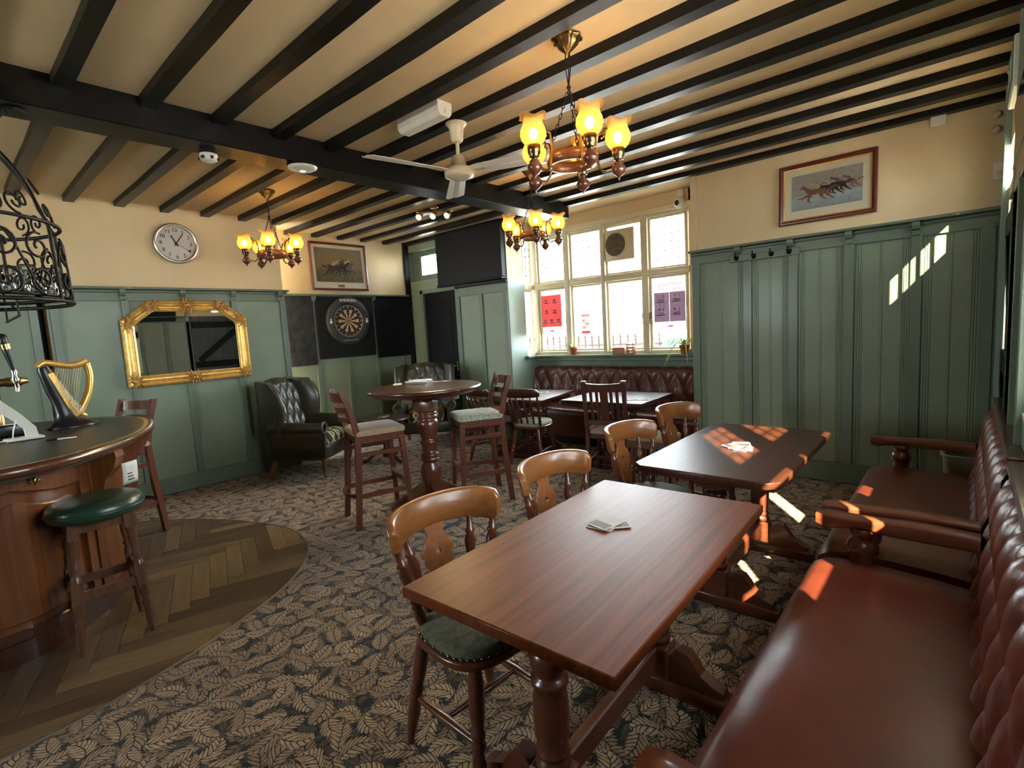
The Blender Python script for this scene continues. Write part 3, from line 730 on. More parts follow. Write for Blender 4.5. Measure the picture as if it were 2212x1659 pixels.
t4 = trestle('window_table', .90, .78, .735, 'topb', 'square dark table by the bay window, right one, reflecting the sky', 'square tables in the window bay', (-2.72, 4.68, 0), D(3), mats=('dark', 'darkx', 'darkx'), pair=True)

def circ(r, n=48, cx=0, cy=0): return [(cx+r*math.cos(2*PI*i/n), cy+r*math.sin(2*PI*i/n)) for i in range(n)]
pt = thing('poseur_table', 'tall round dark mahogany table on a thick turned pedestal', 'table', (-3.44, 2.74, 0), D(20))
obj('tabletop', MB().lathe((0, 0, 1.0), (0, 0, 1.06), [(0, .40), (.02, .428), (.28, .440), (.42, .452), (.46, .470), (.62, .478), (.82, .478), (.95, .470), (1, .455)], 56), 'dark', pt)
m = MB()
for a in (0, PI/2): m.xf(Matrix.Identity(4)); 
rings = []
obj('top_bearer', MB().box(-.30, .30, -.05, .05, .945, 1.0, .006).box(-.05, .05, -.30, .30, .946, .999, .006), 'mahogx', pt)
obj('collar_block', MB().box(-.075, .075, -.075, .075, .84, .948, .012), 'mahog', pt)
COL = [(0, .10), (.03, .10), (.04, .075), (.10, .066), (.14, .074), (.22, .088), (.30, .092), (.36, .082), (.40, .064), (.42, .062), (.43, .078), (.455, .078), (.465, .064), (.48, .078), (.505, .078), (.515, .066), (.55, .060), (.60, .064), (.64, .078), (.66, .078), (.67, .064), (.70, .068), (.78, .086), (.86, .092), (.90, .080), (.92, .066), (.93, .082), (.95, .082), (.957, .066), (.97, .08), (.985, .08), (1, .066)]
obj('pedestal', MB().lathe((0, 0, .10), (0, 0, .845), COL, 28), 'mahog', pt)
for i in range(4):
    a = i*PI/2+PI/4; pts = []
    m = MB(); rings = []
    for q in range(9):
        u = q/8; r = .06 + .30*u; z = .20 - .15*u**.8; hh = .05 - .02*u
        c, s = math.cos(a), math.sin(a); px, pyy = -s*.032, c*.032
        rings.append([(c*r+px, s*r+pyy, z+hh), (c*r-px, s*r-pyy, z+hh), (c*r-px, s*r-pyy, max(z-hh, 0)), (c*r+px, s*r+pyy, max(z-hh, 0))])
    obj('foot', m.loft(rings, smooth=False), 'mahog', pt)

ct = thing('coffee_table', 'low dark round table between the wing armchairs', 'table', (-5.22, 3.50, 0))
obj('tabletop', MB().prism(circ(.31, 40), .50, .53, .010), 'dark', ct)
obj('pedestal', MB().lathe((0, 0, .06), (0, 0, .50), [(0, .05), (.15, .05), (.25, .032), (.5, .042), (.7, .03), (.9, .035), (1, .07)], 14), 'dark', ct)
for i in range(3):
    a = i*2*PI/3; c, s = math.cos(a), math.sin(a)
    obj('foot', MB().tube([(c*.03, s*.03, .14), (c*.12, s*.12, .11), (c*.22, s*.22, .035), (c*.28, s*.28, .02)], .02, 8), 'dark', ct)

# ------------------------------------------------------------------ chairs
SPN = [(0, .010), (.08, .011), (.12, .015), (.20, .017), (.27, .012), (.30, .018), (.33, .011), (.36, .016), (.40, .011), (.55, .014), (.68, .019), (.76, .012), (.79, .018), (.82, .011), (.92, .010), (1, .009)]
TLEG = [(0, .013), (.06, .015), (.16, .020), (.30, .024), (.38, .019), (.40, .025), (.43, .025), (.45, .018), (.48, .025), (.51, .025), (.53, .019), (.65, .026), (.85, .027), (1, .020)]
def seat_outline(w, d, n=28, p=2.8):
    out = []
    for i in range(n):
        a = 2*PI*i/n; c, s = math.cos(a), math.sin(a); k = 1 + .06*s
        out.append((math.copysign(abs(c)**(2/p), c)*w/2*k, math.copysign(abs(s)**(2/p), s)*d/2))
    return out
def pad(mb, outline, z0, h, crown=.012):
    cx, cy = 0, 0; rings = []
    for k, z in ((1.0, z0), (1.015, z0+h*.45), (.985, z0+h*.8), (.90, z0+h), (.6, z0+h+crown*.7), (.25, z0+h+crown), (.02, z0+h+crown)):
        rings.append([(p[0]*k, p[1]*k, z) for p in outline])
    return mb.loft(rings)
def turned_legs(t, mat, top, fr, rr, z=.43, prof=TLEG, name='leg'):
    for (x0, y0), (x1, y1) in ((( -top, top), (-fr[0], fr[1])), ((top, top), (fr[0], fr[1])), ((-top, -top), (-rr[0], -rr[1])), ((top, -top), (rr[0], -rr[1]))):
        obj(name, MB().lathe((x1, y1, 0), (x0, y0, z), prof, 12), mat, t)
def lerp3(a, b, t): return tuple(p+(q-p)*t for p, q in zip(a, b))

def yoke_chair(label, group):
    t = thing('captains_chair', label, 'chair', group=group)
    so_ = seat_outline(.42, .41)
    obj('seat', MB().prism(so_, .425, .455, .008), 'mahogx', t)
    sp = obj('seat_pad', pad(MB(), [(p[0]*.93, p[1]*.93) for p in so_], .455, .035), 'moq', t)
    m = MB()
    for i in range(44):
        a = 2*PI*i/44; c, s = math.cos(a), math.sin(a); k = 1+.06*s
        m.ball((math.copysign(abs(c)**(2/2.8), c)*.199*k, math.copysign(abs(s)**(2/2.8), s)*.195, .461), .0045, 6)
    obj('nail_trim', m, 'brass', sp)['kind'] = 'stuff'
    turned_legs(t, 'mahog', .14, (.185, .185), (.20, .20), .43)
    P = lambda sx, f: lerp3((sx*.185, .185, 0) if f else (sx*.20, -.20, 0), (sx*.14, .14 if f else -.14, .43), .42)
    for sx in (-1, 1): obj('stretcher', MB().lathe(P(sx, 1), P(sx, 0), [(0, .009), (.3, .013), (.5, .017), (.7, .013), (1, .009)], 10), 'mahogy', t)
    a, b = lerp3(P(-1, 1), P(-1, 0), .5), lerp3(P(1, 1), P(1, 0), .5)
    obj('cross_stretcher', MB().lathe(a, b, [(0, .009), (.3, .013), (.42, .017), (.47, .012), (.53, .012), (.58, .017), (.7, .013), (1, .009)], 10), 'mahogx', t)
    # yoke: a bent board, leaning out, ends swept forward and down
    A = D(76)
    def yk(u): 
        th = (u*2-1)*A; return Vector((.252*math.sin(th), -.248 + .165*(1-math.cos(th)), 0)), Vector((math.sin(th)*.9, -math.cos(th), 0)).normalized()
    rings = []; nn = 26
    for i in range(nn+1):
        u = i/nn; p, n = yk(u); e = abs(u*2-1); z1 = .880 - .026*e**3; z0 = .770 - .034*e**2 + (max(0, e-.86)/.14)**2*.030
        z1 -= (max(0, e-.90)/.10)**2*.022; th = .014
        prof = [(-th, z0+.006), (-th*.6, z0), (th*.6, z0), (th, z0+.006), (th*1.15, z1-.010), (th*.6, z1), (-th*.6, z1), (-th*1.15, z1-.010)]
        rings.append([(p.x+n.x*(q + (z-.82)*.16), p.y+n.y*(q + (z-.82)*.16), z) for q, z in prof])
    obj('yoke_rail', MB().loft(rings), 'beech', t)
    for u in (.055, .245, .755, .945):
        p, n = yk(u); th = (u*2-1)*1.02; base = (.192*math.sin(th)*1.0, -.165+.13*(1-math.cos(th)), .45)
        obj('spindle', MB().lathe(base, (p.x-n.x*.008, p.y-n.y*.008, .775), [(a, b*1.22) for a, b in SPN], 12), 'mahog', t)
    half = [(.030, 0), (.034, .06), (.042, .115), (.054, .140), (.046, .158), (.060, .170), (.064, .185), (.055, .198), (.072, .212), (.072, .228), (.056, .240), (.058, .254), (.044, .268), (.034, .285), (.040, .305), (.050, .325)]
    outl = [(x, y) for x, y in half] + [(-x, y) for x, y in reversed(half)]
    hole = circ(.014, 12, 0, .215)
    def slot(x): return [(x-.006, .03), (x+.006, .03), (x+.006, .125), (x, .138), (x-.006, .125)]
    pm = plate_mesh([outl, hole, slot(-.018), slot(.018)], .014, .002)
    o = obj('splat', pm, 'beechz', t)
    o.matrix_local = T(0, -.178, .452) @ RX(PI/2 + math.atan2(.066, .325))
    return t
yc = yoke_chair('honey-topped captain\'s chair at the near end of the closest trestle table', 'captain\'s chairs along the trestle tables')
yc.location = (-1.29, 1.19, 0); yc.rotation_euler = (0, 0, D(-94))
dup(yc, (-1.30, 1.89, 0), D(-93), 'honey-topped captain\'s chair at the far end of the closest trestle table')
dup(yc, (-1.37, 2.76, 0), D(-95), 'honey-topped captain\'s chair at the near end of the sunlit trestle table')
dup(yc, (-1.41, 3.53, 0), D(-100), 'honey-topped captain\'s chair at the far end of the sunlit trestle table')

def spindle_chair(label, group):
    t = thing('spindle_chair', label, 'chair', group=group)
    so_ = seat_outline(.42, .42, 28, 2.4)
    obj('seat', MB().prism(so_, .42, .45, .008), 'darkx', t)
    obj('seat_pad', pad(MB(), [(p[0]*.94, p[1]*.94+.008) for p in so_], .45, .04), 'mint', t)
    turned_legs(t, 'mahog', .13, (.19, .19), (.20, .21), .425)
    P = lambda sx, f: lerp3((sx*.19, .19, 0) if f else (sx*.20, -.21, 0), (sx*.13, .13 if f else -.13, .425), .42)
    for sx in (-1, 1): obj('stretcher', MB().lathe(P(sx, 1), P(sx, 0), [(0, .009), (.5, .016), (1, .009)], 10), 'dark', t)
    obj('cross_stretcher', MB().lathe(lerp3(P(-1, 1), P(-1, 0), .5), lerp3(P(1, 1), P(1, 0), .5), [(0, .009), (.5, .016), (1, .009)], 10), 'dark', t)
    def yk(u): x = (u*2-1); return Vector((x*.215, -.285 + .05*x*x, 0))
    rings = []
    for i in range(17):
        u = i/16; p = yk(u); e = abs(u*2-1); z0, z1 = .775+.01*e**4, .860 + .012*(1-e*e) - (max(0, e-.85)/.15)**2*.03
        rings.append([(p.x, p.y+q+(z-.8)*-.15, z) for q, z in ((-.010, z0), (.010, z0), (.013, z1-.008), (.006, z1), (-.006, z1), (-.013, z1-.008))])
    obj('crest_rail', MB().loft(rings), 'darkx', t)
    for i, u in enumerate((.05, .22, .40, .60, .78, .95)):
        p = yk(u); q = (u*2-1); r = 1.35 if i in (0, 5) else 1.0
        obj('spindle', MB().lathe((q*.175, -.165+.05*q*q, .445), (p.x, p.y, .79), [(a, b*r*.82) for a, b in SPN], 9), 'dark', t)
    return t
sc = spindle_chair('dark spindle-back chair with pale green seat tucked under the left window table', 'dark spindle-back chairs')
sc.location = (-3.56, 4.29, 0); sc.rotation_euler = (0, 0, D(12))
dup(sc, (-4.09, 4.22, 0), D(-4), 'dark spindle-back chair partly hidden behind the pale green bar stool')

def slat_chair():
    t = thing('slat_back_chair', 'dark slat-back dining chair with padded seat facing the right window table', 'chair', (-2.60, 4.36, 0), D(16))
    obj('seat', MB().box(-.215, .215, -.20, .21, .40, .45, .008), 'darkx', t)
    obj('seat_pad', pad(MB(), seat_outline(.45, .42, 28, 4), .45, .045), 'beige', t)
    for sx in (-1, 1):
        obj('leg', MB().bar((sx*.19, .18, 0), (sx*.19, .18, .42), .038, .038), 'dark', t)
        obj('leg', MB().loft([[(sx*.19+dx, y+dy, z) for dx, dy in ((-.018, -.02), (.018, -.02), (.018, .02), (-.018, .02))] for y, z in ((-.25, 0), (-.205, .25), (-.20, .45), (-.235, .70), (-.28, .955))], smooth=False), 'dark', t)
        obj('finial', MB().box(sx*.19-.026, sx*.19+.026, -.312, -.258, .945, .972, .010), 'dark', t)
        obj('stretcher', MB().bar((sx*.19, .18, .17), (sx*.19, -.22, .17), .018, .03), 'dark', t)
    obj('stretcher', MB().bar((-.19, -.02, .17), (.19, -.02, .17), .018, .03), 'darkx', t)
    rings = []
    for i in range(13):
        x = -.175+.35*i/12; d = .02*(1-(x/.175)**2)
        rings.append([(x, -.272-d+q+(z-.9)*-.2, z) for q, z in ((-.011, .865), (.011, .865), (.011, .95-d*.5), (-.011, .95-d*.5))])
    obj('crest_rail', MB().loft(rings, smooth=False), 'darkx', t)
    obj('lower_rail', MB().box(-.175, .175, -.222, -.198, .54, .585, .004), 'darkx', t)
    for x, wd in ((-.125, .028), (-.068, .028), (0, .075), (.068, .028), (.125, .028)):
        obj('slat', MB().bar((x, -.21, .58), (x, -.276, .875), wd, .011, (0, -1, .2)), 'dark', t)
    return t
slat_chair()
st = thing('upholstered_stool', 'low stool with pale padded seat on turned legs beside the right window table', 'stool', (-2.13, 4.30, 0), D(8))
obj('seat', MB().box(-.20, .20, -.17, .17, .36, .43, .006), 'stool', st); obj('seat_pad', pad(MB(), rrect(.41, .35, .04), .43, .04), 'beige', st)
turned_legs(st, 'mahog', .15, (.16, .15), (.16, .15), .37)
rs = thing('red_stool', 'small red leather stool half hidden behind the tall pale green stool', 'stool', (-4.85, 4.86, 0), D(10))
obj('seat_pad', pad(MB(), rrect(.46, .42, .08), .36, .10), 'redfab', rs); obj('seat', MB().box(-.21, .21, -.19, .19, .31, .365, .006), 'darkx', rs)
turned_legs(rs, 'dark', .16, (.17, .16), (.17, .16), .32)

def bar_chair(label, fab, group):
    t = thing('high_bar_chair', label, 'bar stool', group=group)
    obj('seat_frame', MB().box(-.19, .19, -.185, .19, .67, .735, .006), 'mahogx', t)
    obj('seat_pad', pad(MB(), rrect(.42, .41, .05), .735, .045, .01), fab, t)
    for sx in (-1, 1):
        obj('leg', MB().loft([[(sx*x+dx, y+dy, z) for dx, dy in ((-q, -q), (q, -q), (q, q), (-q, q))] for x, y, z, q in ((.195, .205, 0, .016), (.172, .172, .70, .021))], smooth=False), 'mahog', t)
        obj('leg', MB().loft([[(sx*x+dx, y+dy, z) for dx, dy in ((-.018, -.022), (.018, -.022), (.018, .022), (-.018, .022))] for x, y, z in ((.20, -.235, 0), (.185, -.195, .45), (.18, -.180, .74), (.182, -.215, .92), (.185, -.275, 1.10))], smooth=False), 'mahog', t)
        obj('stretcher', MB().bar((sx*.188, .195, .26), (sx*.192, -.215, .26), .020, .034), 'mahogy', t)
        obj('upper_rail', MB().bar((sx*.177, .18, .585), (sx*.185, -.185, .585), .020, .032), 'mahogy', t)
    obj('foot_rail', MB().bar((-.188, .195, .30), (.188, .195, .30), .022, .040), 'mahogx', t)
    rings = [[(x, -.205-.075*(1-(x/.19)**2)+q, z) for q, z in ((-.009, .245), (.009, .245), (.009, .275), (-.009, .275))] for x in [-.19+.38*i/12 for i in range(13)]]
    obj('back_stretcher', MB().loft(rings, smooth=False), 'mahogx', t)
    for z, h in ((1.045, .075), (.945, .048), (.865, .042)):
        y0 = -.18 - (z-.74)*.25; rings = []
        for i in range(15):
            x = -.185+.37*i/14; d = .045*(1-(x/.185)**2)
            rings.append([(x, y0-d+q, zz) for q, zz in ((-.008, z-h/2), (.008, z-h/2), (.008-h*.2, z+h/2), (-.008-h*.2, z+h/2))])
        obj('back_slat', MB().loft(rings, smooth=False), 'mahogx', t)
    return t
b1 = bar_chair('tall ladder-back bar stool with beige seat left of the round table', 'beige', 'ladder-back bar stools')
b1.location = (-3.638, 2.337, 0); b1.rotation_euler = (0, 0, D(-18))
b2 = bar_chair('tall ladder-back bar stool with pale green seat right of the round table', 'mint', 'ladder-back bar stools')
b2.location = (-3.285, 3.17, 0); b2.rotation_euler = (0, 0, D(150))
dup(b1, (-5.03, .83, 0), D(-158), 'tall ladder-back bar stool standing behind the curved bar end', 'ladder-back bar stools')

rt = thing('round_bar_stool', 'round bar stool with dark green leather top in front of the bar', 'bar stool', (-3.39, .475, 0), D(-3))
obj('seat_cushion', MB().lathe((0, 0, .665), (0, 0, .755), [(0, .188), (.08, .200), (.35, .208), (.6, .206), (.82, .195), (.93, .17), (.98, .11), (1, .02)], 40), 'racing', rt)
obj('welt', MB().tube([(.2075*math.cos(a), .2075*math.sin(a), .700) for a in [2*PI*i/40 for i in range(40)]], .004, 6, True), 'racing', rt)
m = MB()
for q in range(4):
    a = q*PI/2; c, s = math.cos(a), math.sin(a)
    m.bar((c*.112-s*.10, s*.112+c*.10, .640), (c*.112+s*.10, s*.112-c*.10, .640), .022, .060)
obj('apron', m, 'stool', rt)
SLEG = [(0, .014), (.05, .015), (.10, .021), (.13, .014), (.16, .020), (.30, .024)]
for sx in (-1, 1):
    for sy in (-1, 1):
        ft, tp = Vector((sx*.150, sy*.150, 0)), Vector((sx*.110, sy*.110, .675)); L_ = lambda z: ft + (tp-ft)*(z/.675)
        m = MB().lathe(ft, L_(.27), [(0, .014), (.10, .017), (.3, .022), (.55, .018), (.62, .025), (.70, .015), (.78, .024), (1, .026)], 12)
        m.bar(L_(.255), L_(.375), .046, .046, (1, 0, 0)); m.lathe(L_(.37), L_(.60), [(0, .026), (.12, .022), (.2, .014), (.27, .023), (.35, .015), (.6, .022), (.8, .020), (.88, .026), (1, .022)], 12)
        m.bar(L_(.585), L_(.67), .046, .046, (1, 0, 0)); obj('leg', m, 'stool', rt)
for s in (-1, 1):
    e = .130; obj('stretcher', MB().bar((-e, s*e, .335), (e, s*e, .335), .022, .045), 'stool', rt); obj('stretcher', MB().bar((s*e, -e, .295), (s*e, e, .295), .022, .045), 'stool', rt)

# ------------------------------------------------------------------ button-back upholstery
def tuft(u, v, p, q):
    """0 at the buttons and pleats, 1 at the middle of each pillow"""
    a, b = u/p + v/q, u/p - v/q
    return (abs(math.sin(PI*a))*abs(math.sin(PI*b)))**.38
def bench(label, group, y0, y1):
    t = thing('bench_seat', label, 'bench', (0, 0, 0), 0, group)
    Ls = y1-y0; XF, XB = -.475, .06
    # seat: rounded front edge, slight crown
    prof = [(XF+.03, .10), (XF+.012, .20), (XF+.004, .30), (XF-.004, .36), (XF-.006, .40), (XF+.008, .437), (XF+.045, .462), (XF+.12, .474), (XF+.26, .474), (XF+.40, .466), (XB-.02, .455), (XB+.03, .45)]
    m = MB(); rings = []
    for i in range(25):
        u = i/24; e = min(u, 1-u)*Ls; k = 1-math.exp(-e/.05); rr = random.Random(i)
        rings.append([(x, y0+Ls*u, z*(1-.06*(1-k)) if z > .4 else z) for x, z in prof])
    m.loft(rings, closed=False, smooth=True)
    for yy, rv in ((y0, True), (y1, False)):
        r = rings[0] if rv else rings[-1]; pts = r + [(XB+.03, yy, .10)]; m.add(pts, [tuple(range(len(pts))) if rv else tuple(reversed(range(len(pts))))])
    obj('seat', m, 'oxblood', t)
    obj('plinth', MB().box(XF+.05, .15, y0+.02, y1-.02, 0, .11, .005), 'dark', t)
    nu, nv = 2*int(Ls*26), 26; n = max(2, round(Ls/.165)); p = Ls/n*1.0
    def back(u, v):
        y = y0 + Ls*u; s = v
        bulge = .045*tuft(y-y0, s*.50, p, .36) if s < .9 else .045*tuft(y-y0, .45, p, .36)
        if s < .80:
            k = s/.80; x = XB+.015 + .055*k; z = .44 + .37*k; nx, nz = -1, .12
        else:
            k = (s-.80)/.20; a = k*PI*.62; x = XB+.07+.045 - .045*math.cos(a); z = .81 + .045*math.sin(a); nx, nz = -math.cos(a), math.sin(a)
        return (min(x + nx*bulge, .165), y, z + nz*bulge)
    m = MB().sheet(back, nu, nv, flip=True)
    for yy in (y0, y1): m.add([(.06, yy, .44), (.16, yy, .44), (.16, yy, .84), (.12, yy, .84)], [(0, 1, 2, 3)])
    bk = obj('backrest', m, 'oxblood', t)
    bn = None
    for r_, zf in enumerate((.36, .72)):
        for i in range(n+1):
            uy = i*p + (p/2 if r_ % 2 == 0 else 0)
            if uy < .04 or uy > Ls-.04: continue
            q = back(uy/Ls, zf)
            if bn is None: bn = MB().ball((0, 0, 0), .011, 8, .008).mesh('button', 'oxdark')
            o = obj('button', bn, None, bk, (q[0]-.004, q[1], q[2])); o.rotation_euler = (0, D(-80), 0)
    obj('back_cap', MB().box(.150, .170, y0-.01, y1+.01, .30, .93, .004).box(.118, .172, y0-.01, y1+.01, .905, .935, .006), 'dark', t)
    for ya in (y0+.035, y1-.035):
        arm = MB(); pr = []
        for i in range(15):
            x = -.462 + (.52)*i/14; wv = .038 + .008*math.exp(-((x+.40)/.06)**2) - .004
            zt = .655 - .004*math.sin(i*.5); zb = .600 + .012*math.exp(-((x+.30)/.05)**2) - .012*math.exp(-((x+.435)/.03)**2)
            if i == 0: wv *= .86; zt -= .008; zb += .008
            pr.append([(x, ya-wv*.9, zt), (x, ya-wv, zt-.010), (x, ya-wv, zb+.008), (x, ya-wv*.85, zb), (x, ya+wv*.85, zb), (x, ya+wv, zb+.008), (x, ya+wv, zt-.010), (x, ya+wv*.9, zt)][::-1])
        obj('armrest', arm.loft(pr), 'armwood', t)
        obj('arm_post', MB().lathe((-.30, ya, .445), (-.30, ya, .608), [(0, .040), (.08, .046), (.16, .040), (.22, .046), (.30, .040), (.38, .052), (.52, .056), (.66, .048), (.76, .034), (.82, .044), (.92, .046), (1, .04)], 20), 'mahog', t)
    return t
M['armwood'] = wood('worn_arm_wood', (.09, .022, .010), (.20, .062, .026), 0, .33, .45)
bench('oxblood leather bench along the right wall, nearest the camera', 'button-back wall benches', .80, 2.475)
bench('oxblood leather bench along the right wall, farther one beside the far panelling', 'button-back wall benches', 2.545, 4.13)

# bench in the bay
t = thing('bay_bench', 'dark oxblood button-back bench under the bay window', 'bench', (-3.33, 5.6, 0))
x0, x1 = -1.225, 1.225
prof = [(-.36, .10), (-.385, .30), (-.40, .38), (-.395, .43), (-.36, .455), (-.25, .462), (.0, .45)]
m = MB(); rings = [[(x0+(x1-x0)*i/20, y, z) for y, z in prof] for i in range(21)]
m.loft(rings, closed=False); m.add(rings[0]+[(x0, 0, .1)], [tuple(range(8))]); m.add(rings[-1]+[(x1, 0, .1)], [tuple(reversed(range(8)))])
obj('seat', m, 'oxdark', t); obj('plinth', MB().box(x0, x1, -.34, .04, 0, .11, .004), 'blackmat', t)
nb = 13; pw = (x1-x0)/nb
def bayback(u, v):
    x = x0+(x1-x0)*u; s = v; bl = .05*tuft(x-x0, min(s, .80)*.52, pw, .42)*(1 if s < .7 else 1-.45*min((s-.7)/.12, 1)) + (0 if s < .7 else .018*min((s-.7)/.12, 1))
    if s < .82: k = s/.82; y = -.03+.045*k; z = .44+.46*k; ny, nz = -1, .1
    else: k = (s-.82)/.18; bl *= 1-.75*k; a = k*PI*.6; y = .015+.04-.04*math.cos(a); z = .90+.04*math.sin(a); ny, nz = -math.cos(a), math.sin(a)
    return (x, min(y+ny*bl, .053), z+nz*bl)
m = MB().sheet(bayback, 130, 24)
bk = obj('backrest', m, 'oxdark', t); bn = MB().ball((0, 0, 0), .012, 8, .008).mesh('button', 'oxdark')
for r_, zf in enumerate((.40, .80)):
    for i in range(nb+1):
        ux = i*pw + (pw/2 if r_ == 0 else 0)
        if .04 < ux < x1-x0-.04:
            q = bayback(ux/(x1-x0), zf); obj('button', bn, None, bk, (q[0], q[1]-.004, q[2]), (D(80), 0, 0))

# ------------------------------------------------------------------ wing armchairs
def armchair(label, group):
    t = thing('wing_armchair', label, 'armchair', group=group)
    obj('base', MB().box(-.36, .36, -.30, .34, .20, .36, .03), 'olive', t)
    cu = obj('seat_cushion', pad(MB(), [(p[0], p[1]+.05) for p in rrect(.50, .58, .08)], .355, .12, .02), 'lattice', t)
    # back: tufted front on a slightly raked, arched slab
    def back(u, v):
        x = -.275+.55*u; z = .40+(.70 - .06*(2*u-1)**2)*v; b_ = .035*tuft(x+.275, v*.7, .137, .33)
        k = max(0, (v-.9)/.1); y = -.20-.13*v - b_*-1*(1-k) - .04*k*k
        return (x, y, z)
    m = MB().sheet(back, 40, 40)
    bkv = lambda u, v: (-.30+.60*u, -.33-.06*v, .30+(.80-.06*(2*u-1)**2)*v)
    m.sheet(bkv, 10, 10, flip=True)
    top = [back(i/40, 1) for i in range(41)]; topb = [bkv(i/40, 1) for i in range(41)]; m.loft([top, topb], closed=False, cap=False)
    for e in (0, 1): m.loft([[back(e, i/12) for i in range(13)], [bkv(e, i/12) for i in range(13)]], closed=False, cap=False)
    bk = obj('backrest', m, 'olive', t)
    bn = MB().ball((0, 0, 0), .012, 8, .008).mesh('button', 'olive')
    for j, v in enumerate((.235, .47, .705, .94)):
        for i in range(5):
            x = (.137*i + (.0685 if j % 2 == 0 else 0))
            if .03 < x < .52: q = back(x/.55, min(v, .93)); obj('button', bn, None, bk, (q[0], q[1]+.004, q[2]), (D(-80), 0, 0))
    for sx in (-1, 1):
        # wing: a padded panel sweeping forward, rolled outwards at the front edge
        def wing(u, v):
            z = .50+.585*v - .03*u*v; reach = .375*(1-.42*v**3)*(1-.30*(1-v)**2); y = -.41 + reach*u
            x = .285 + .05*u + .055*max(0, u-.72)/.28*(.6+.4*v); return x, y, z
        m = MB(); rings = []
        for j in range(15):
            v = j/14; r = []
            for i in range(9): x, y, z = wing(i/8, v); r.append((sx*(x-.03), y, z))
            x, y, z = wing(1, v); r.append((sx*(x+.01), y+.03, z)); r.append((sx*(x+.035), y+.005, z))
            for i in range(8, -1, -1): x, y, z = wing(i/8, v); r.append((sx*(x+.035), y-.012, z))
            rings.append(r if sx > 0 else r[::-1])
        obj('wing', m.loft(rings), 'olive', t)
        # arm: side panel with a rolled top ending in a scroll
        rings = []
        for i in range(15):
            y = -.28 + .62*i/14; c = []; R = .062*(1 - .10*(i/14)); zc = .575 - .02*(i/14); xc = .345
            for q in range(13):
                a = -PI*.35 + q*PI*1.35/12; c.append((sx*(xc + R*math.cos(a)), y, zc + R*math.sin(a)))
            c += [(sx*.285, y, .50), (sx*.285, y, .24), (sx*.375, y, .24), (sx*.375, y, .50)]
            rings.append(c[::-1] if sx > 0 else c)
        arm = obj('arm', MB().loft(rings), 'olive', t)
        pts = [(sx*.355, .345, .24), (sx*.35, .348, .40), (sx*.335, .35, .50)] + [(sx*(.345+.058*math.cos(a)), .352, .557+.058*math.sin(a)) for a in [PI*1.05-q*PI*1.7/12 for q in range(13)]]
        obj('scroll_trim', MB().tube(pts, .018, 8), 'olive', arm)
        obj('front_leg', MB().tube([(sx*.31, .29, .24), (sx*.325, .315, .18), (sx*.32, .305, .10), (sx*.315, .30, .05), (sx*.325, .325, .015)], lambda q: .034-.020*min(q*1.35, 1)+(.010 if q > .9 else 0), 9), 'stool', t)
        obj('rear_leg', MB().bar((sx*.30, -.36, 0), (sx*.30, -.26, .22), .042, .05, (0, 1, 0)), 'beechz', t)
    return t
ac = armchair('dark olive leather wing armchair by the left wall, seen from its side', 'wing armchairs')
ac.location = (-5.61, 2.77, 0); ac.rotation_euler = (0, 0, D(-56)); ac.scale = (.98, .98, 1.0)
ac2 = dup(ac, (-5.50, 4.38, 0), D(-132), 'dark olive leather wing armchair by the black door, behind the round table')

# ------------------------------------------------------------------ the bar
top = smoothpoly([(-3.30, -1.7), (-3.24, -.8), (-3.22, -.2), (-3.225, .143), (-3.255, .28), (-3.33, .41), (-3.475, .565), (-3.69, .742), (-3.966, .887), (-4.285, .985), (-4.569, 1.02), (-4.85, .96), (-5.10, .82), (-5.28, .55), (-5.36, .2), (-5.40, -.8), (-5.40, -1.7)], 5, False)
top2 = [(p.x, p.y) for p in top]
def inset(poly, k):
    out = []; n = len(poly)
    for i in range(n):
        a, b, c = Vector(poly[max(i-1, 0)]), Vector(poly[i]), Vector(poly[min(i+1, n-1)]); d = (c-a).normalized(); out.append((b.x - d.y*k, b.y + d.x*k))
    return out
bar = thing('bar_counter', 'curved wooden bar counter with dark inlaid top', 'bar counter')
edge_p = MB(); rings = []
for i in range(len(top2)):
    a, c = Vector(top2[max(i-1, 0)]), Vector(top2[min(i+1, len(top2)-1)]); d = (c-a).normalized(); n = Vector((-d.y, d.x)); p = Vector(top2[i])
    rings.append([(p.x+n.x*k, p.y+n.y*k, z) for k, z in ((.11, .945), (.03, .945), (.012, .950), (.004, .957), (.0, .968), (.0, .982), (.006, .994), (.018, 1.001), (.045, 1.001), (.06, .997), (.11, .995))])
obj('counter_edge', edge_p.loft(rings), 'baredge', bar)
obj('counter_inlay', MB().prism(inset(top2, .058), .93, .997), 'lino', bar)
body = inset(top2, .215)
obj('body', MB().prism(body, .08, .945), 'bar', bar)
obj('plinth', MB().prism(inset(top2, .20), 0, .115), 'dark', bar)
# panels worked along the outline
cum = [0]
for i in range(1, len(body)): cum.append(cum[-1] + (Vector(body[i])-Vector(body[i-1])).length)
def on_body(s, z, n):
    for i in range(1, len(cum)):
        if cum[i] >= s: break
    a, b = Vector(body[i-1]), Vector(body[i]); k = (s-cum[i-1])/max(cum[i]-cum[i-1], 1e-6); p = a.lerp(b, k); d = (b-a).normalized()
    return (p.x + d.y*n, p.y - d.x*n, z)
def wrap_plate(s0, s1, z0, z1, n0, n1, k=10):
    m = MB(); rings = []
    for i in range(k+1):
        s = s0+(s1-s0)*i/k; zt = z1(i/k) if callable(z1) else z1; zb = z0(i/k) if callable(z0) else z0
        rings.append([on_body(s, zb, n0), on_body(s, zb, n1*.7), on_body(s, zb+.008, n1), on_body(s, zt-.008, n1), on_body(s, zt, n1*.7), on_body(s, zt, n0)])
    return m.loft(rings, smooth=False)
sN = min(range(len(body)), key=lambda i: (body[i][0]+3.66)**2+(body[i][1]-.62)**2); sB = cum[sN]
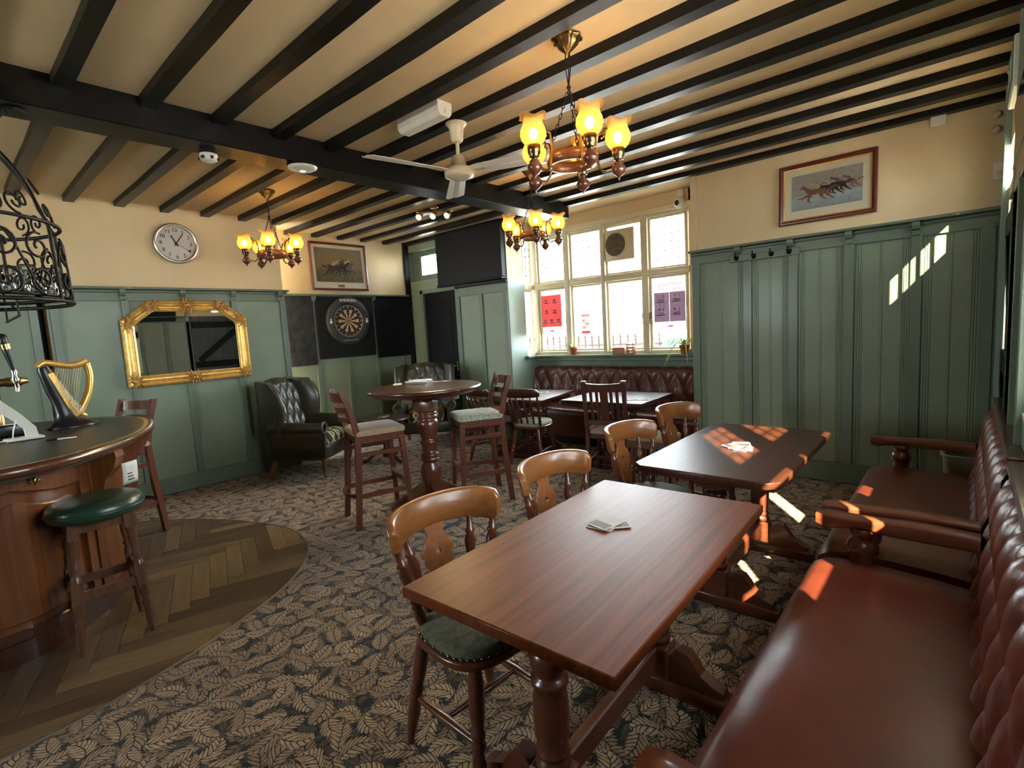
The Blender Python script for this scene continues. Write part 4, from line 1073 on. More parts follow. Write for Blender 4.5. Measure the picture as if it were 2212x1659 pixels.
arch = lambda u: .80 + .055*math.sin(PI*u) - .03*abs(math.sin(2*PI*u))
for s1 in (sB-.10, sB-.86):
    s0 = s1-.70
    obj('panel_rail', wrap_plate(s0-.07, s1+.07, lambda u: arch(min(max(u*1.2-.1, 0), 1)), .945, -.002, .022, 14), 'bar', bar)
    obj('panel_stile', wrap_plate(s1, s1+.07, .12, .86, -.002, .022, 3), 'bar', bar); obj('panel_stile', wrap_plate(s0-.07, s0, .12, .86, -.002, .022, 3), 'bar', bar)
    obj('raised_panel', wrap_plate(s0+.05, s1-.05, .20, lambda u: arch(u)-.055, -.002, .016, 14), 'bar', bar)
    obj('base_rail', wrap_plate(s0-.07, s1+.07, .11, .165, -.002, .024, 8), 'dark', bar)
for sc_ in (sB+.02, sB+.70):
    obj('pilaster', wrap_plate(sc_-.055, sc_+.055, .10, .945, -.002, .030, 3), 'bar', bar)
    m = MB(); prof = [(.02, .945), (.16, .945), (.17, .90), (.15, .84), (.10, .78), (.075, .70), (.085, .62), (.07, .56), (.04, .52), (.02, .50)]
    m.loft([[on_body(sc_-.035, z, n) for n, z in prof], [on_body(sc_+.035, z, n) for n, z in prof]], smooth=False)
    obj('console_bracket', m, 'bar', bar)
h = on_body(sB-.36, .905, .022)
obj('coat_hook', MB().box(h[0]-.012, h[0]+.012, h[1]-.02, h[1]+.02, .885, .935, .004).tube([(h[0]+.01, h[1], .915), (h[0]+.045, h[1], .905), (h[0]+.05, h[1], .885), (h[0]+.035, h[1], .875)], .007).ball((h[0]+.012, h[1]+.016, .885), .010).ball((h[0]+.012, h[1]-.016, .885), .010), 'brass', bar)
q0, q1 = on_body(sB+.06, .80, .115), on_body(sB+.16, .80, .115)
nm = thing('paper_notice', 'small white paper notice taped to the bar bracket', 'notice', on_body(sB+.075, .0, .175))
pm = MB().sheet(lambda u, v: (-.004+.01*math.sin(v*2), -.05+.10*u, .72+.13*v), 3, 5)
o = obj('paper', pm, 'paper', nm); nm.rotation_euler = (0, 0, D(32)); o.modifiers.new('thick', 'SOLIDIFY').thickness = .001
m = MB()
for i in range(3): m.box(.004, .0065, -.02, -.02+.04-.006*i, .742+.018*i, .748+.018*i)
ob_ = obj('print', m, 'ink', nm); ob_['kind'] = 'stuff'

# ------------------------------------------------------------------ things on the bar
hp = thing('harp_beer_font', 'tall dark beer font topped by a golden harp with white lettering', 'beer font', (-4.66, .60, 1.0), D(105))
# local x runs along the harp's width (seen from the camera left to right), z up
m = MB(); rings = []
for z, rx, ry, cx in ((0, .145, .10, .0), (.008, .145, .10, .0), (.02, .125, .085, -.005), (.05, .085, .055, -.02), (.09, .062, .042, -.03), (.16, .055, .036, -.045), (.24, .052, .034, -.072), (.32, .046, .032, -.095), (.40, .040, .03, -.115), (.43, .03, .022, -.12)):
    rings.append([(cx+rx*math.cos(2*PI*q/20), ry*math.sin(2*PI*q/20), z) for q in range(20)])
obj('column', m.loft(rings), 'blackpl', hp)
def hbar(pts, ws): 
    m = MB(); rings = []
    P = smoothpoly([(p[0], p[1]) for p in pts], 5, False)
    for i, p in enumerate(P):
        a, c = P[max(i-1, 0)], P[min(i+1, len(P)-1)]; d = (c-a).normalized(); n = Vector((-d.y, d.x)); k = i/(len(P)-1)*(len(ws)-1); j = min(int(k), len(ws)-2); wv = ws[j]+(ws[j+1]-ws[j])*(k-j)
        rings.append([(p.x+n.x*wv*a_, yy, p.y+n.y*wv*a_) for a_, yy in ((1, -.010), (.6, -.024), (-.6, -.024), (-1, -.010), (-1, .010), (-.6, .024), (.6, .024), (1, .010))])
    return m.loft(rings)
obj('harp_soundboard', hbar([(-.110, .40), (-.075, .30), (-.015, .17), (.035, .09)], [.020, .034, .036, .026]), 'gold', hp)
obj('harp_face', MB().loft([[(-.115, -.037, .375), (-.085, -.040, .385), (.052, -.034, .085), (-.005, -.037, .062)], [(-.115, -.030, .375), (-.085, -.030, .385), (.052, -.030, .085), (-.005, -.030, .062)]], smooth=False), 'gold', hp)
obj('harp_neck', hbar([(-.155, .425), (-.115, .452), (-.05, .437), (.03, .420), (.09, .432), (.122, .452)], [.014, .020, .020, .022, .026, .022]), 'gold', hp)
obj('harp_pillar', hbar([(.125, .43), (.135, .34), (.118, .24), (.085, .16), (.045, .085), (.075, .062)], [.020, .020, .020, .022, .024, .012]), 'gold', hp)
for i in range(11):
    u = i/10; x0_, z0_ = -.075+.105*u, .345-.235*u; x1_, z1_ = -.045+.14*u, .428-.004*u
    obj('harp_string', MB().tube([(x0_, 0, z0_), (x1_, 0, z1_)], .0018, 5), 'brass', hp)
tm = text_mesh('GUINNESS', .052, .001); o = obj('lettering', tm, 'numw', hp)
dv = Vector((.046+.105, 0, .085-.36)).normalized()
o.matrix_local = T(-.022, -.0425, .205) @ RY(math.atan2(.275, .151)) @ RX(PI/2)
bf = thing('brass_beer_font', 'brass T-bar beer font with black pump handle at the bar\'s left', 'beer font', (-4.86, .31, 1.0), D(100))
obj('column', MB().lathe((-.06, 0, 0), (-.06, 0, .36), [(0, .055), (.04, .055), (.07, .035), (.12, .024), (.8, .024), (.9, .035), (1, .035)], 18), 'brass', bf)
obj('cross_bar', MB().lathe((-.20, 0, .335), (.115, 0, .335), [(0, .0), (.02, .035), (.1, .035), (.12, .028), (.62, .028), (.64, .034), (.86, .034), (.90, .024), (1, .016)], 18), 'brass', bf)
tp = obj('tap', MB().tube([(.03, -.02, .335), (.03, -.075, .335), (.03, -.09, .32), (.03, -.09, .27)], .013, 9).lathe((.03, -.075, .33), (.03, -.075, .42), [(0, .018), (.3, .022), (.5, .013), (.8, .018), (1, .012)], 12), 'chrome', bf)
obj('pump_handle', MB().lathe((.03, -.075, .41), (-.005, -.075, .66), [(0, .011), (.15, .014), (.4, .020), (.62, .024), (.66, .022), (.74, .026), (.9, .027), (.97, .020), (1, .005)], 14), 'blackpl', tp)
obj('handle_band', MB().lathe((.0095, -.075, .555), (.0045, -.075, .590), [(0, .026), (1, .0265)], 14), 'brass', tp)
cr = thing('card_reader_stand', 'white angled card reader stand on the bar', 'stand', (-4.27, .315, 1.0), D(95))
obj('base', MB().box(-.09, .085, -.055, .055, 0, .016, .006), 'white', cr)
obj('arm', MB().loft([[(x+dx*c, dy, z+dx*s) for dx, dy in ((-w_, -.02), (w_, -.02), (w_, .02), (-w_, .02))] for x, z, w_, c, s in ((.035, .014, .028, 1, 0), (.028, .07, .026, 1, .15), (-.03, .15, .026, .8, .6), (-.105, .235, .03, .9, .4), (-.13, .29, .032, 1, .1), (-.155, .34, .03, .8, .5))], smooth=False), 'white', cr)
obj('reader', MB().box(-.235, -.12, -.045, .045, .335, .365, .01), 'white', cr)
obj('cable', MB().tube([(-.03, -.03, .13), (-.05, -.04, .07), (-.06, -.045, .015), (-.12, -.05, .012)], .004, 6), 'white', cr)
dt = thing('drip_tray', 'low black drip tray with a gold label behind the white stand', 'tray', (-4.62, .255, 1.0), D(97))
obj('tray', MB().prism(rrect(.26, .17, .03), 0, .075, .012), 'blackpl', dt); obj('grille', MB().prism(rrect(.22, .13, .02), .072, .078), 'chrome', dt)
obj('label_plate', MB().box(.1305, .133, -.03, .03, .02, .06), 'brass', dt)
pn = thing('pen', 'small black pen with clear barrel lying on the bar top', 'pen', (-3.99, .45, 1.0), D(70))
obj('barrel', MB().lathe((-.02, 0, .006), (.07, 0, .006), [(0, .005), (1, .0045)], 10), 'white', pn); obj('cap', MB().lathe((-.07, 0, .007), (-.02, 0, .007), [(0, .005), (.1, .0065), (1, .0065)], 10), 'blackpl', pn)
wc_ = thing('stopper', 'small white bottle stopper beside the harp font', 'stopper', (-4.585, .395, 1.0))
obj('body', MB().lathe((0, 0, 0), (.004, -.01, .04), [(0, .010), (.4, .010), (.6, .015), (.95, .013), (1, .004)], 12), 'white', wc_)

# ------------------------------------------------------------------ wrought iron glass rack
RKX, RKY, RKR = -3.74, .085, .47
rk = thing('glass_rack', 'wrought iron scrollwork glass rack hanging from the main beam over the bar', 'rack', (RKX, RKY, 0))
def ringpts(R, z, n=48): return [(R*math.cos(2*PI*i/n), R*math.sin(2*PI*i/n), z) for i in range(n)]
obj('bottom_ring', MB().tube(ringpts(RKR, 1.775), .011, 6, True), 'iron', rk)
obj('shelf_ring', MB().tube(ringpts(RKR*.98, 1.80), .008, 6, True), 'iron', rk)
obj('top_ring', MB().tube(ringpts(RKR*.97, 2.165), .010, 6, True), 'iron', rk)
obj('shelf_glass', MB().prism(circ(RKR*.96, 40), 1.792, 1.798), 'tumbler', rk)
obj('hanging_rail', MB().tube([(-.35, -.12, 1.70), (.30, -.12, 1.70)], .006).tube([(-.35, .10, 1.70), (.36, .10, 1.70)], .006).tube([(-.35, .22, 1.70), (.30, .22, 1.70)], .006), 'iron', rk)
for xx, yy in ((.30, -.12), (.34, .10), (.28, .22), (-.3, -.12), (-.3, .10), (-.3, .22)):
    obj('hook', MB().tube([(xx, yy, 1.70), (xx, yy, 1.775)], .005), 'iron', rk)
def crown(a, v, off=0):
    R = RKR*(.93 - .13*v - .42*v**2.2) + off; return (R*math.cos(a), R*math.sin(a), 2.165+.48*v)
NS = 8
for i in range(NS):
    a = 2*PI*i/NS + .2
    obj('strap', MB().tube([(RKR*math.cos(a), RKR*math.sin(a), 1.775)] + [((RKR*(1-.03*k))*math.cos(a), (RKR*(1-.03*k))*math.sin(a), 1.775+.39*k) for k in (.33, .66, 1)] + [crown(a, k/8) for k in range(1, 9)], .009, 6), 'iron', rk)
def scroll(cyl, s, z, r, turns, flip, a0=0):
    pts = []
    for q in range(22):
        k = q/21; a = a0 + flip*turns*2*PI*k; rr = r*(1-.8*k); pts.append(cyl(s + rr*math.cos(a), z + rr*math.sin(a)))
    return pts
def on_drum(i):
    def f(s, z): k = (z-1.775)/.39; R = RKR*(1-.03*min(max(k, 0), 1.1)); a = 2*PI*i/NS+.2+s/RKR; return (R*math.cos(a), R*math.sin(a), z)
    return f
def on_crown(i):
    def f(s, z): v = min(max((z-2.165)/.48, 0), 1); p = crown(0, v); a = 2*PI*i/NS+.2+s/RKR*(1-.5*v)*1.05; return (p[0]*math.cos(a), p[0]*math.sin(a), z)
    return f
for i in range(NS):
    w_ = 2*PI*RKR/NS; d = on_drum(i); e = on_crown(i)
    for (s, z, r, fl, a0) in ((w_*.27, 1.87, .072, 1, -PI/2), (w_*.73, 1.87, .072, -1, -PI/2), (w_*.27, 2.03, .070, -1, PI/2), (w_*.73, 2.03, .070, 1, PI/2)):
        obj('scroll', MB().tube(scroll(d, s, z, r, 1.35, fl, a0), .0065, 5), 'iron', rk)
    obj('scroll', MB().tube([d(w_*(.08+.84*k/10), 1.95+.14*math.sin(2*PI*k/10)) for k in range(11)], .006, 5), 'iron', rk)
    for (s, z, r, fl, a0) in ((w_*.28, 2.235, .055, 1, -PI/2), (w_*.60, 2.235, .055, -1, -PI/2), (w_*.42, 2.36, .050, 1, 0)):
        obj('scroll', MB().tube(scroll(e, s, z, r, 1.3, fl, a0), .006, 5), 'iron', rk)
for a in (.35, 2.4, 4.5):
    c, s = math.cos(a), math.sin(a); q = crown(a, 1)
    m = MB()
    for k in range(9):
        z = 2.645 + k*.0125; m.tube([(q[0]*(1-k/9)+.07*k/9 + .010*math.cos(t)*(1 if k % 2 else 0), q[1]*(1-k/9)+.34*k/9 + .010*math.cos(t)*(0 if k % 2 else 1), z+.015*math.sin(t)) for t in [2*PI*j/8 for j in range(8)]], .003, 5, True)
    o = obj('chain', m, 'iron', rk); o['kind'] = 'stuff'
obj('ceiling_plate', MB().lathe((.07, .34, 2.735), (.07, .34, 2.75), [(0, .05), (1, .05)], 16), 'iron', rk)
gp = [(0, .030), (.02, .032), (.05, .010), (.10, .006), (.38, .006), (.44, .012), (.52, .034), (.68, .044), (.85, .043), (1, .036)]
def stem_glass(label, loc):
    t = thing('wine_glass', label, 'glass', loc, 0, 'glasses stacked on the iron rack')
    obj('bowl', MB().lathe((0, 0, .165), (0, 0, 0), [(.0, .030), (.02, .032), (.05, .008), (.38, .006), (.44, .012), (.55, .036), (.72, .044), (1, .036)], 18), 'tumbler', t); return t
gl = [(.25, .28), (.14, .36), (.36, .13), (.0, .40), (.31, .02), (.17, .22), (.05, .27), (.25, -.12)]
pint = thing('pint_glass', 'upturned clear pint glasses standing on the iron glass rack', 'glass', (RKX+gl[0][0], RKY+gl[0][1], 1.80), 0, 'pint glasses on the iron rack')
obj('body', MB().lathe((0, 0, 0), (0, 0, .15), [(0, .044), (.3, .042), (.7, .036), (.72, .040), (.8, .038), (.95, .031), (1, .030)], 20), 'tumbler', pint)
obj('base_disc', MB().lathe((0, 0, .142), (0, 0, .151), [(0, .030), (1, .029)], 20), 'tumbler', pint)
for x, y in gl[1:]: dup(pint, (RKX+x, RKY+y, 1.80), 0, 'upturned clear pint glasses standing on the iron glass rack')

# ------------------------------------------------------------------ chandeliers and other ceiling fittings
def chandelier(label, loc, a0):
    t = thing('chandelier', label, 'chandelier', loc, 0, 'five-arm chandeliers')
    zc = ZC; zr = 2.335
    m = MB(); rings = []
    for z, r, fl in ((zc, .062, .003), (zc-.008, .074, .006), (zc-.018, .072, .007), (zc-.024, .056, .005), (zc-.040, .050, .005), (zc-.056, .036, .003), (zc-.070, .022, 0), (zc-.084, .008, 0)):
        rings.append([((r+fl*math.cos(8*q*2*PI/40))*math.cos(q*2*PI/40), (r+fl*math.cos(8*q*2*PI/40))*math.sin(q*2*PI/40), z) for q in range(40)])
    obj('canopy', m.loft(rings), 'abrass', t)
    knot = Vector((0, 0, zc-.24))
    obj('chain_knot', MB().tube([(.012, 0, zc-.08), (.016, .0, zc-.15), tuple(knot)], .003).tube([(-.012, 0, zc-.08), (-.014, 0, zc-.15), tuple(knot)], .003).tube([(0, .01, zc-.08), tuple(knot)], .003).ball(tuple(knot), .012, 8), 'iron', t)
    for k in range(3):
        a = a0 + .3 + k*2*PI/3; p1 = Vector((.115*math.cos(a), .115*math.sin(a), zr+.03)); m = MB(); nl = 13; d = p1-knot; dn = d.normalized(); sd = dn.orthogonal().normalized(); s2 = dn.cross(sd)
        for q in range(nl):
            c = knot + d*((q+.5)/nl); sv = sd if q % 2 else s2; L_ = d.length/nl*.66
            m.tube([c + dn*L_*math.cos(x) + sv*.0065*math.sin(x) for x in [2*PI*j/8 for j in range(8)]], .0022, 5, True)
        o = obj('chain', m, 'iron', t); o['kind'] = 'stuff'
    n = 48; rings = []
    for q in range(n+1):
        a = 2*PI*q/n; rings.append([(r*math.cos(a), r*math.sin(a), z) for r, z in ((.125, zr-.028), (.128, zr), (.125, zr+.028), (.105, zr+.026), (.103, zr), (.105, zr-.026))])
    obj('ring', MB().loft(rings, cap=False), 'beechz', t)
    SHP = [(.030, 0), (.044, .008), (.057, .026), (.064, .048), (.062, .070), (.053, .092), (.048, .106), (.050, .118), (.058, .128), (.066, .132), (.070, .129)]
    for k in range(5):
        a = a0 + k*2*PI/5; c, s = math.cos(a), math.sin(a); P = lambda r, z: (r*c, r*s, z)
        arm = obj('arm', MB().tube([P(.128, zr+.01), P(.135, zr-.045), P(.16, zr-.068), P(.195, zr-.060), P(.225, zr-.035), P(.235, zr-.025)], .0065, 8).tube([P(.13, zr-.02), P(.122, zr+.06), P(.135, zr+.115), P(.158, zr+.125), P(.165, zr+.105), P(.152, zr+.095)], lambda u: .0075-.003*u, 8), 'abrass', t)
        obj('arm_knob', MB().ball(P(.172, zr+.135), .012, 9), 'abrass', arm)
        obj('lamp_holder', MB().lathe(P(.235, zr-.03), P(.235, zr+.045), [(0, .014), (.2, .016), (.25, .026), (.35, .022), (.45, .031), (.95, .032), (1, .026)], 18), 'abrass', t)
        obj('finial', MB().lathe(P(.235, zr-.115), P(.235, zr-.026), [(0, .002), (.1, .006), (.17, .005), (.22, .012), (.4, .030), (.62, .038), (.78, .030), (.86, .018), (.92, .026), (1, .018)], 18), 'mahog', t)
        m = MB(); rings = []; nn = 36
        for r, z in SHP:
            e = min(max(0, (z-.095)/.035), 1); rg = []
            for q in range(nn):
                b = 2*PI*q/nn; f = math.cos(4*b); rr = r + e*.008*f; zz = z + e*.008*f
                rg.append((.235*c + rr*math.cos(b), .235*s + rr*math.sin(b), zr+.040+zz))
            rings.append(rg)
        sh = obj('shade', m.loft(rings, cap=False), 'shade', t)
        obj('bulb', MB().ball(P(.235, zr+.095), .022, 10, .030), 'bulb', sh)
        light('lamp', P(.235, zr+.105), 3.0*LAMP, (1, .54, .17), .02, t)
    return t
def cam_angle(loc, deg):
    """world angle of an arm that, seen from the camera, points 'deg' right of towards-the-viewer"""
    return math.atan2(-loc[1], -loc[0]) + D(deg)
chandelier('large five-arm chandelier with frilled amber shades, nearest the camera', (-1.535, 2.275, 0), cam_angle((-1.535, 2.275), 22))
chandelier('five-arm chandelier with frilled amber shades between the wall clock and the racing picture', (-4.99, 2.27, 0), cam_angle((-4.99, 2.27), -7))
chandelier('five-arm chandelier with frilled amber shades in front of the bay window', (-3.02, 3.79, 0), cam_angle((-3.02, 3.79), 7))

fan = thing('ceiling_fan', 'cream three-blade ceiling fan with white enamel blades', 'fan', (-2.585, 2.485, 0))
obj('canopy', MB().lathe((0, 0, 2.876), (0, 0, 2.755), [(0, .070), (.06, .072), (.14, .060), (.3, .048), (.9, .040), (1, .030)], 28), 'cplast', fan)
obj('down_rod', MB().lathe((0, 0, 2.76), (0, 0, 2.66), [(0, .013), (1, .013)], 12), 'cplast', fan)
obj('motor', MB().lathe((0, 0, 2.67), (0, 0, 2.515), [(0, .03), (.04, .042), (.5, .055), (.52, .075), (.56, .096), (.72, .099), (.74, .094), (.78, .099), (.88, .096), (.95, .07), (1, .02)], 36), 'cplast', fan)
ba = math.atan2(-2.485, 2.585)
for k in range(3):
    a = ba + PI + D(4) + k*2*PI/3; c, s = math.cos(a), math.sin(a)
    m = MB(); rings = []
    for r, wv in ((.085, .03), (.12, .05), (.16, .058), (.40, .066), (.60, .072), (.645, .070), (.66, .05)):
        z = 2.572 - .006; q = []
        for e, dz in ((-1, .012), (-.3, -.002), (.3, -.002), (1, -.014)): q.append((r*c - s*wv*e, r*s + c*wv*e, z+dz))
        q += [(x, y, zz+.003) for x, y, zz in reversed(q)]; rings.append(q)
    bl = obj('blade', m.loft(rings, smooth=False), 'white', fan)
    obj('blade_arm', MB().bar((.07*c, .07*s, 2.566), (.19*c, .19*s, 2.564), .045, .006), 'cplast', bl)
el = thing('emergency_light', 'white box-shaped emergency light on the ceiling between joists', 'light', (-2.67, 2.29, 0))
obj('housing', MB().box(-.22, .20, -.06, .06, 2.888, ZC, .004), 'white', el)
obj('diffuser', MB().loft([[(x, y, z) for y, z in ((-.056, 2.89), (-.056, 2.862), (-.035, 2.838), (.035, 2.838), (.056, 2.862), (.056, 2.89))] for x in (-.215, .195)], smooth=False), 'white', el)
obj('latch', MB().box(.195, .200, -.006, .006, 2.86, 2.885, .001), 'card', el)
sp_ = thing('spotlight_bar', 'brass ceiling bar with three lit spotlights near the dark corner', 'spotlight', (-4.46, 3.865, 0), D(42))
obj('mount', MB().lathe((0, 0, ZC-.045), (0, 0, ZC-.06), [(0, .05), (.6, .05), (1, .03)], 20).tube([(0, 0, ZC-.06), (0, 0, ZC-.085)], .008), 'abrass', sp_)
obj('bar', MB().tube([(-.19, 0, ZC-.09), (.19, 0, ZC-.09)], .010, 10).ball((-.19, 0, ZC-.09), .013).ball((.19, 0, ZC-.09), .013), 'brass', sp_)
for k in (-1, 0, 1):
    x = k*.155; d = Vector((-.35, -.75, -.55)).normalized(); b0 = Vector((x, 0, ZC-.125))
    hd = obj('spot_head', MB().tube([(x, 0, ZC-.09), tuple(b0)], .006).lathe(b0 - d*.035, b0 + d*.045, [(0, .012), (.1, .022), (.35, .026), (.6, .030), (1, .034)], 18), 'brass', sp_)
    obj('lamp_face', MB().lathe(b0 + d*.0455, b0 + d*.049, [(0, .031), (1, .030)], 18), 'spotlit', hd)
    light('spot', tuple(b0 + d*.075), 8*LAMP, (1, .72, .36), .025, sp_, D(90), (-d).to_track_quat('Z', 'Y').to_euler())
sd = thing('smoke_detector', 'white smoke detector under the main beam, left of the flat disc', 'detector', (-3.67, 1.322, 0))
obj('base', MB().lathe((0, 0, 2.75), (0, 0, 2.715), [(0, .045), (.5, .05), (1, .05)], 26), 'blackpl', sd)
obj('body', MB().lathe((0, 0, 2.718), (0, 0, 2.668), [(0, .052), (.3, .054), (.7, .050), (.9, .035), (1, .01)], 26), 'white', sd)
m = MB()
for q in range(6): a = q*PI/3; m.box(.0488*math.cos(a)-.012, .0488*math.cos(a)+.012, .0488*math.sin(a)-.008, .0488*math.sin(a)+.008, 2.682, 2.698)
o = obj('vent', m, 'ink', sd); o['kind'] = 'stuff'
ap = thing('wireless_access_point', 'flat white disc access point with blue light under the main beam', 'access point', (-3.585, 1.905, 0))
obj('base', MB().lathe((0, 0, 2.75), (0, 0, 2.728), [(0, .085), (.5, .102), (1, .102)], 36), 'blackpl', ap)
obj('body', MB().lathe((0, 0, 2.73), (0, 0, 2.70), [(0, .100), (.3, .098), (.7, .075), (1, .01)], 36), 'white', ap)
M['blueled'] = glow('blue_status_light', (.25, .35, 1), 1.2)
obj('status_light', MB().lathe((0, 0, 2.7015), (0, 0, 2.698), [(0, .020), (1, .018)], 16), 'blueled', ap)

# ------------------------------------------------------------------ things on the walls
def inset_poly(poly, k):
    out = []; n = len(poly)
    for i in range(n):
        a, b, c = Vector(poly[i-1]), Vector(poly[i]), Vector(poly[(i+1) % n]); e1 = (b-a).normalized(); e2 = (c-b).normalized()
        n1, n2 = Vector((-e1.y, e1.x)), Vector((-e2.y, e2.x)); bi = (n1+n2).normalized(); out.append(b + bi*(k/max(bi.dot(n1), .3)))
    return out
def frame_loft(poly, prof):
    """mitred frame over a CCW polygon in local x/z; prof = (inset, stand-off towards the viewer)"""
    n = len(poly); cols = [[(p.x, -h, p.y) for p in inset_poly(poly, k)] for k, h in prof]; m = MB()
    for i in range(n):
        j = (i+1) % n; a = [c[i] for c in cols]; b = [c[j] for c in cols]
        m.loft([a, b], closed=False, smooth=False)
    return m
def face(poly, y, mb=None):
    mb = mb or MB(); mb.add([(p[0], y, p[1]) for p in poly], [tuple(range(len(poly)))]); return mb
def rect(x0, x1, z0, z1): return [(x0, z0), (x1, z0), (x1, z1), (x0, z1)]
RL = PI/2                                                       # turns a local front (-Y) towards +X
mir = thing('gilt_mirror', 'large gilt-framed mirror with clipped top corners on the green left wall', 'mirror', (XL+.032, 1.81, 1.56), RL)
op = [(-.578, -.425), (.578, -.425), (.578, .235), (.335, .425), (-.335, .425), (-.578, .235)]
prof = [(0, 0), (0, .030), (.010, .046), (.022, .052), (.034, .046), (.040, .036), (.052, .038), (.066, .046), (.078, .044), (.086, .030), (.094, .032), (.102, .022), (.110, .018), (.110, .004)]
obj('frame', frame_loft(op, prof), 'gold', mir)
ip = [tuple(p) for p in inset_poly(op, .106)]
obj('mirror_glass', face(ip, -.008), 'mirror', mir)
orn = MB()
def acanthus(mb, cx, cz, a, s):
    for q in range(-3, 4):
        L_ = s*(1-.16*abs(q)); b = a + q*.42
        mb.tube([(cx, -.046, cz), (cx+L_*.5*math.cos(b), -.060, cz+L_*.5*math.sin(b)), (cx+L_*math.cos(b+.18*q), -.048, cz+L_*math.sin(b+.18*q))], lambda u: .011*(1-.75*u), 6)
    mb.ball((cx, -.052, cz), .016, 8)
vs = [inset_poly(op, .05)[i] for i in range(6)]
for i, v in enumerate(vs):
    m = MB()
    for nb_ in (vs[(i+1) % 6], vs[i-1]):
        dd = (nb_-v).normalized(); acanthus(m, v.x+dd.x*.01, v.y+dd.y*.01, math.atan2(dd.y, dd.x), .10)
    o = obj('corner_ornament', m, 'golddark', mir); o['kind'] = 'stuff'
for z in (-.375, .375):
    m = MB(); acanthus(m, 0, z, 0, .13); acanthus(m, 0, z, PI, .13); m.ball((0, -.056, z), .03, 10)
    if z > 0: m.ball((0, -.03, .43), .022, 8, .03)
    o = obj('centre_ornament', m, 'golddark', mir); o['kind'] = 'stuff'

ck = thing('wall_clock', 'round silver-rimmed white wall clock on the cream left wall', 'clock', (XL+.0, 1.80, 2.567), RL)
obj('rim', MB().lathe((0, 0, 0), (0, -.045, 0), [(0, .196), (.5, .205), (.85, .203), (1, .192), (1.0, .178), (.40, .174)], 56, False), 'steel', ck)
fc = obj('dial', MB().lathe((0, -.012, 0), (0, -.020, 0), [(0, .176), (1, .176)], 48), 'white', ck)
for hN in range(1, 13):
    a = PI/2 - hN*PI/6; o = obj('numeral', text_mesh(str(hN), .052, .0008), 'ink', fc, (.136*math.cos(a), -.0215, .136*math.sin(a)), (PI/2, 0, 0))
def hand(a, L_, wv, y, nm, mt='ink'):
    a = PI/2 - a; c, s = math.cos(a), math.sin(a)
    obj(nm, MB().bar((-c*.03, y, -s*.03), (c*L_, y, s*L_), wv, .002, (0, -1, 0)), mt, ck)
hand(D(332), .088, .012, -.025, 'hour_hand'); hand(D(34), .125, .009, -.028, 'minute_hand'); hand(D(122), .13, .002, -.030, 'second_hand', 'cardd')
obj('hub', MB().lathe((0, -.02, 0), (0, -.034, 0), [(0, .010), (1, .009)], 12), 'ink', ck)
obj('cover_glass', MB().lathe((0, -.036, 0), (0, -.038, 0), [(0, .176), (1, .174)], 40), 'picglass', ck)

HB = [(-.30, .02), (-.20, .075), (-.05, .085), (.10, .09), (.19, .13), (.27, .205), (.31, .215), (.38, .165), (.40, .14), (.385, .125), (.33, .14), (.27, .09), (.22, .0), (.12, -.055), (-.05, -.05), (-.18, -.06), (-.27, -.05)]
def horse(mb, cx, cz, s, flip=1, gait=0, y=0):
    g = lambda pts: face([(cx+flip*s*p[0], cz+s*p[1]) for p in (pts if flip > 0 else pts[::-1])], y, mb)
    g(HB); g([(-.29, .05), (-.42, .10), (-.54, .08), (-.46, .05), (-.33, .0)])
    legs = [[(.12, -.02), (.20, -.03), (.34, -.10), (.46, -.09), (.46, -.115), (.33, -.14), (.17, -.10)], [(.05, -.03), (.13, -.04), (.22, -.17), (.15, -.26), (.12, -.255), (.16, -.17)], [(-.26, -.01), (-.17, -.05), (-.30, -.17), (-.43, -.25), (-.455, -.235), (-.34, -.14)], [(-.20, -.03), (-.12, -.05), (-.12, -.17), (-.24, -.24), (-.25, -.215), (-.17, -.15)]]
    for l in legs: g(l)
def jockey(mb, cx, cz, s, flip=1, y=0):
    g = lambda pts: face([(cx+flip*s*p[0], cz+s*p[1]) for p in (pts if flip > 0 else pts[::-1])], y, mb)
    g([(-.12, .13), (-.05, .22), (.08, .25), (.12, .20), (.02, .15), (.0, .09), (-.06, .08)]); g([(.08, .24), (.11, .29), (.16, .29), (.18, .25), (.13, .21)]); g([(.06, .21), (.17, .15), (.18, .17), (.10, .24)])
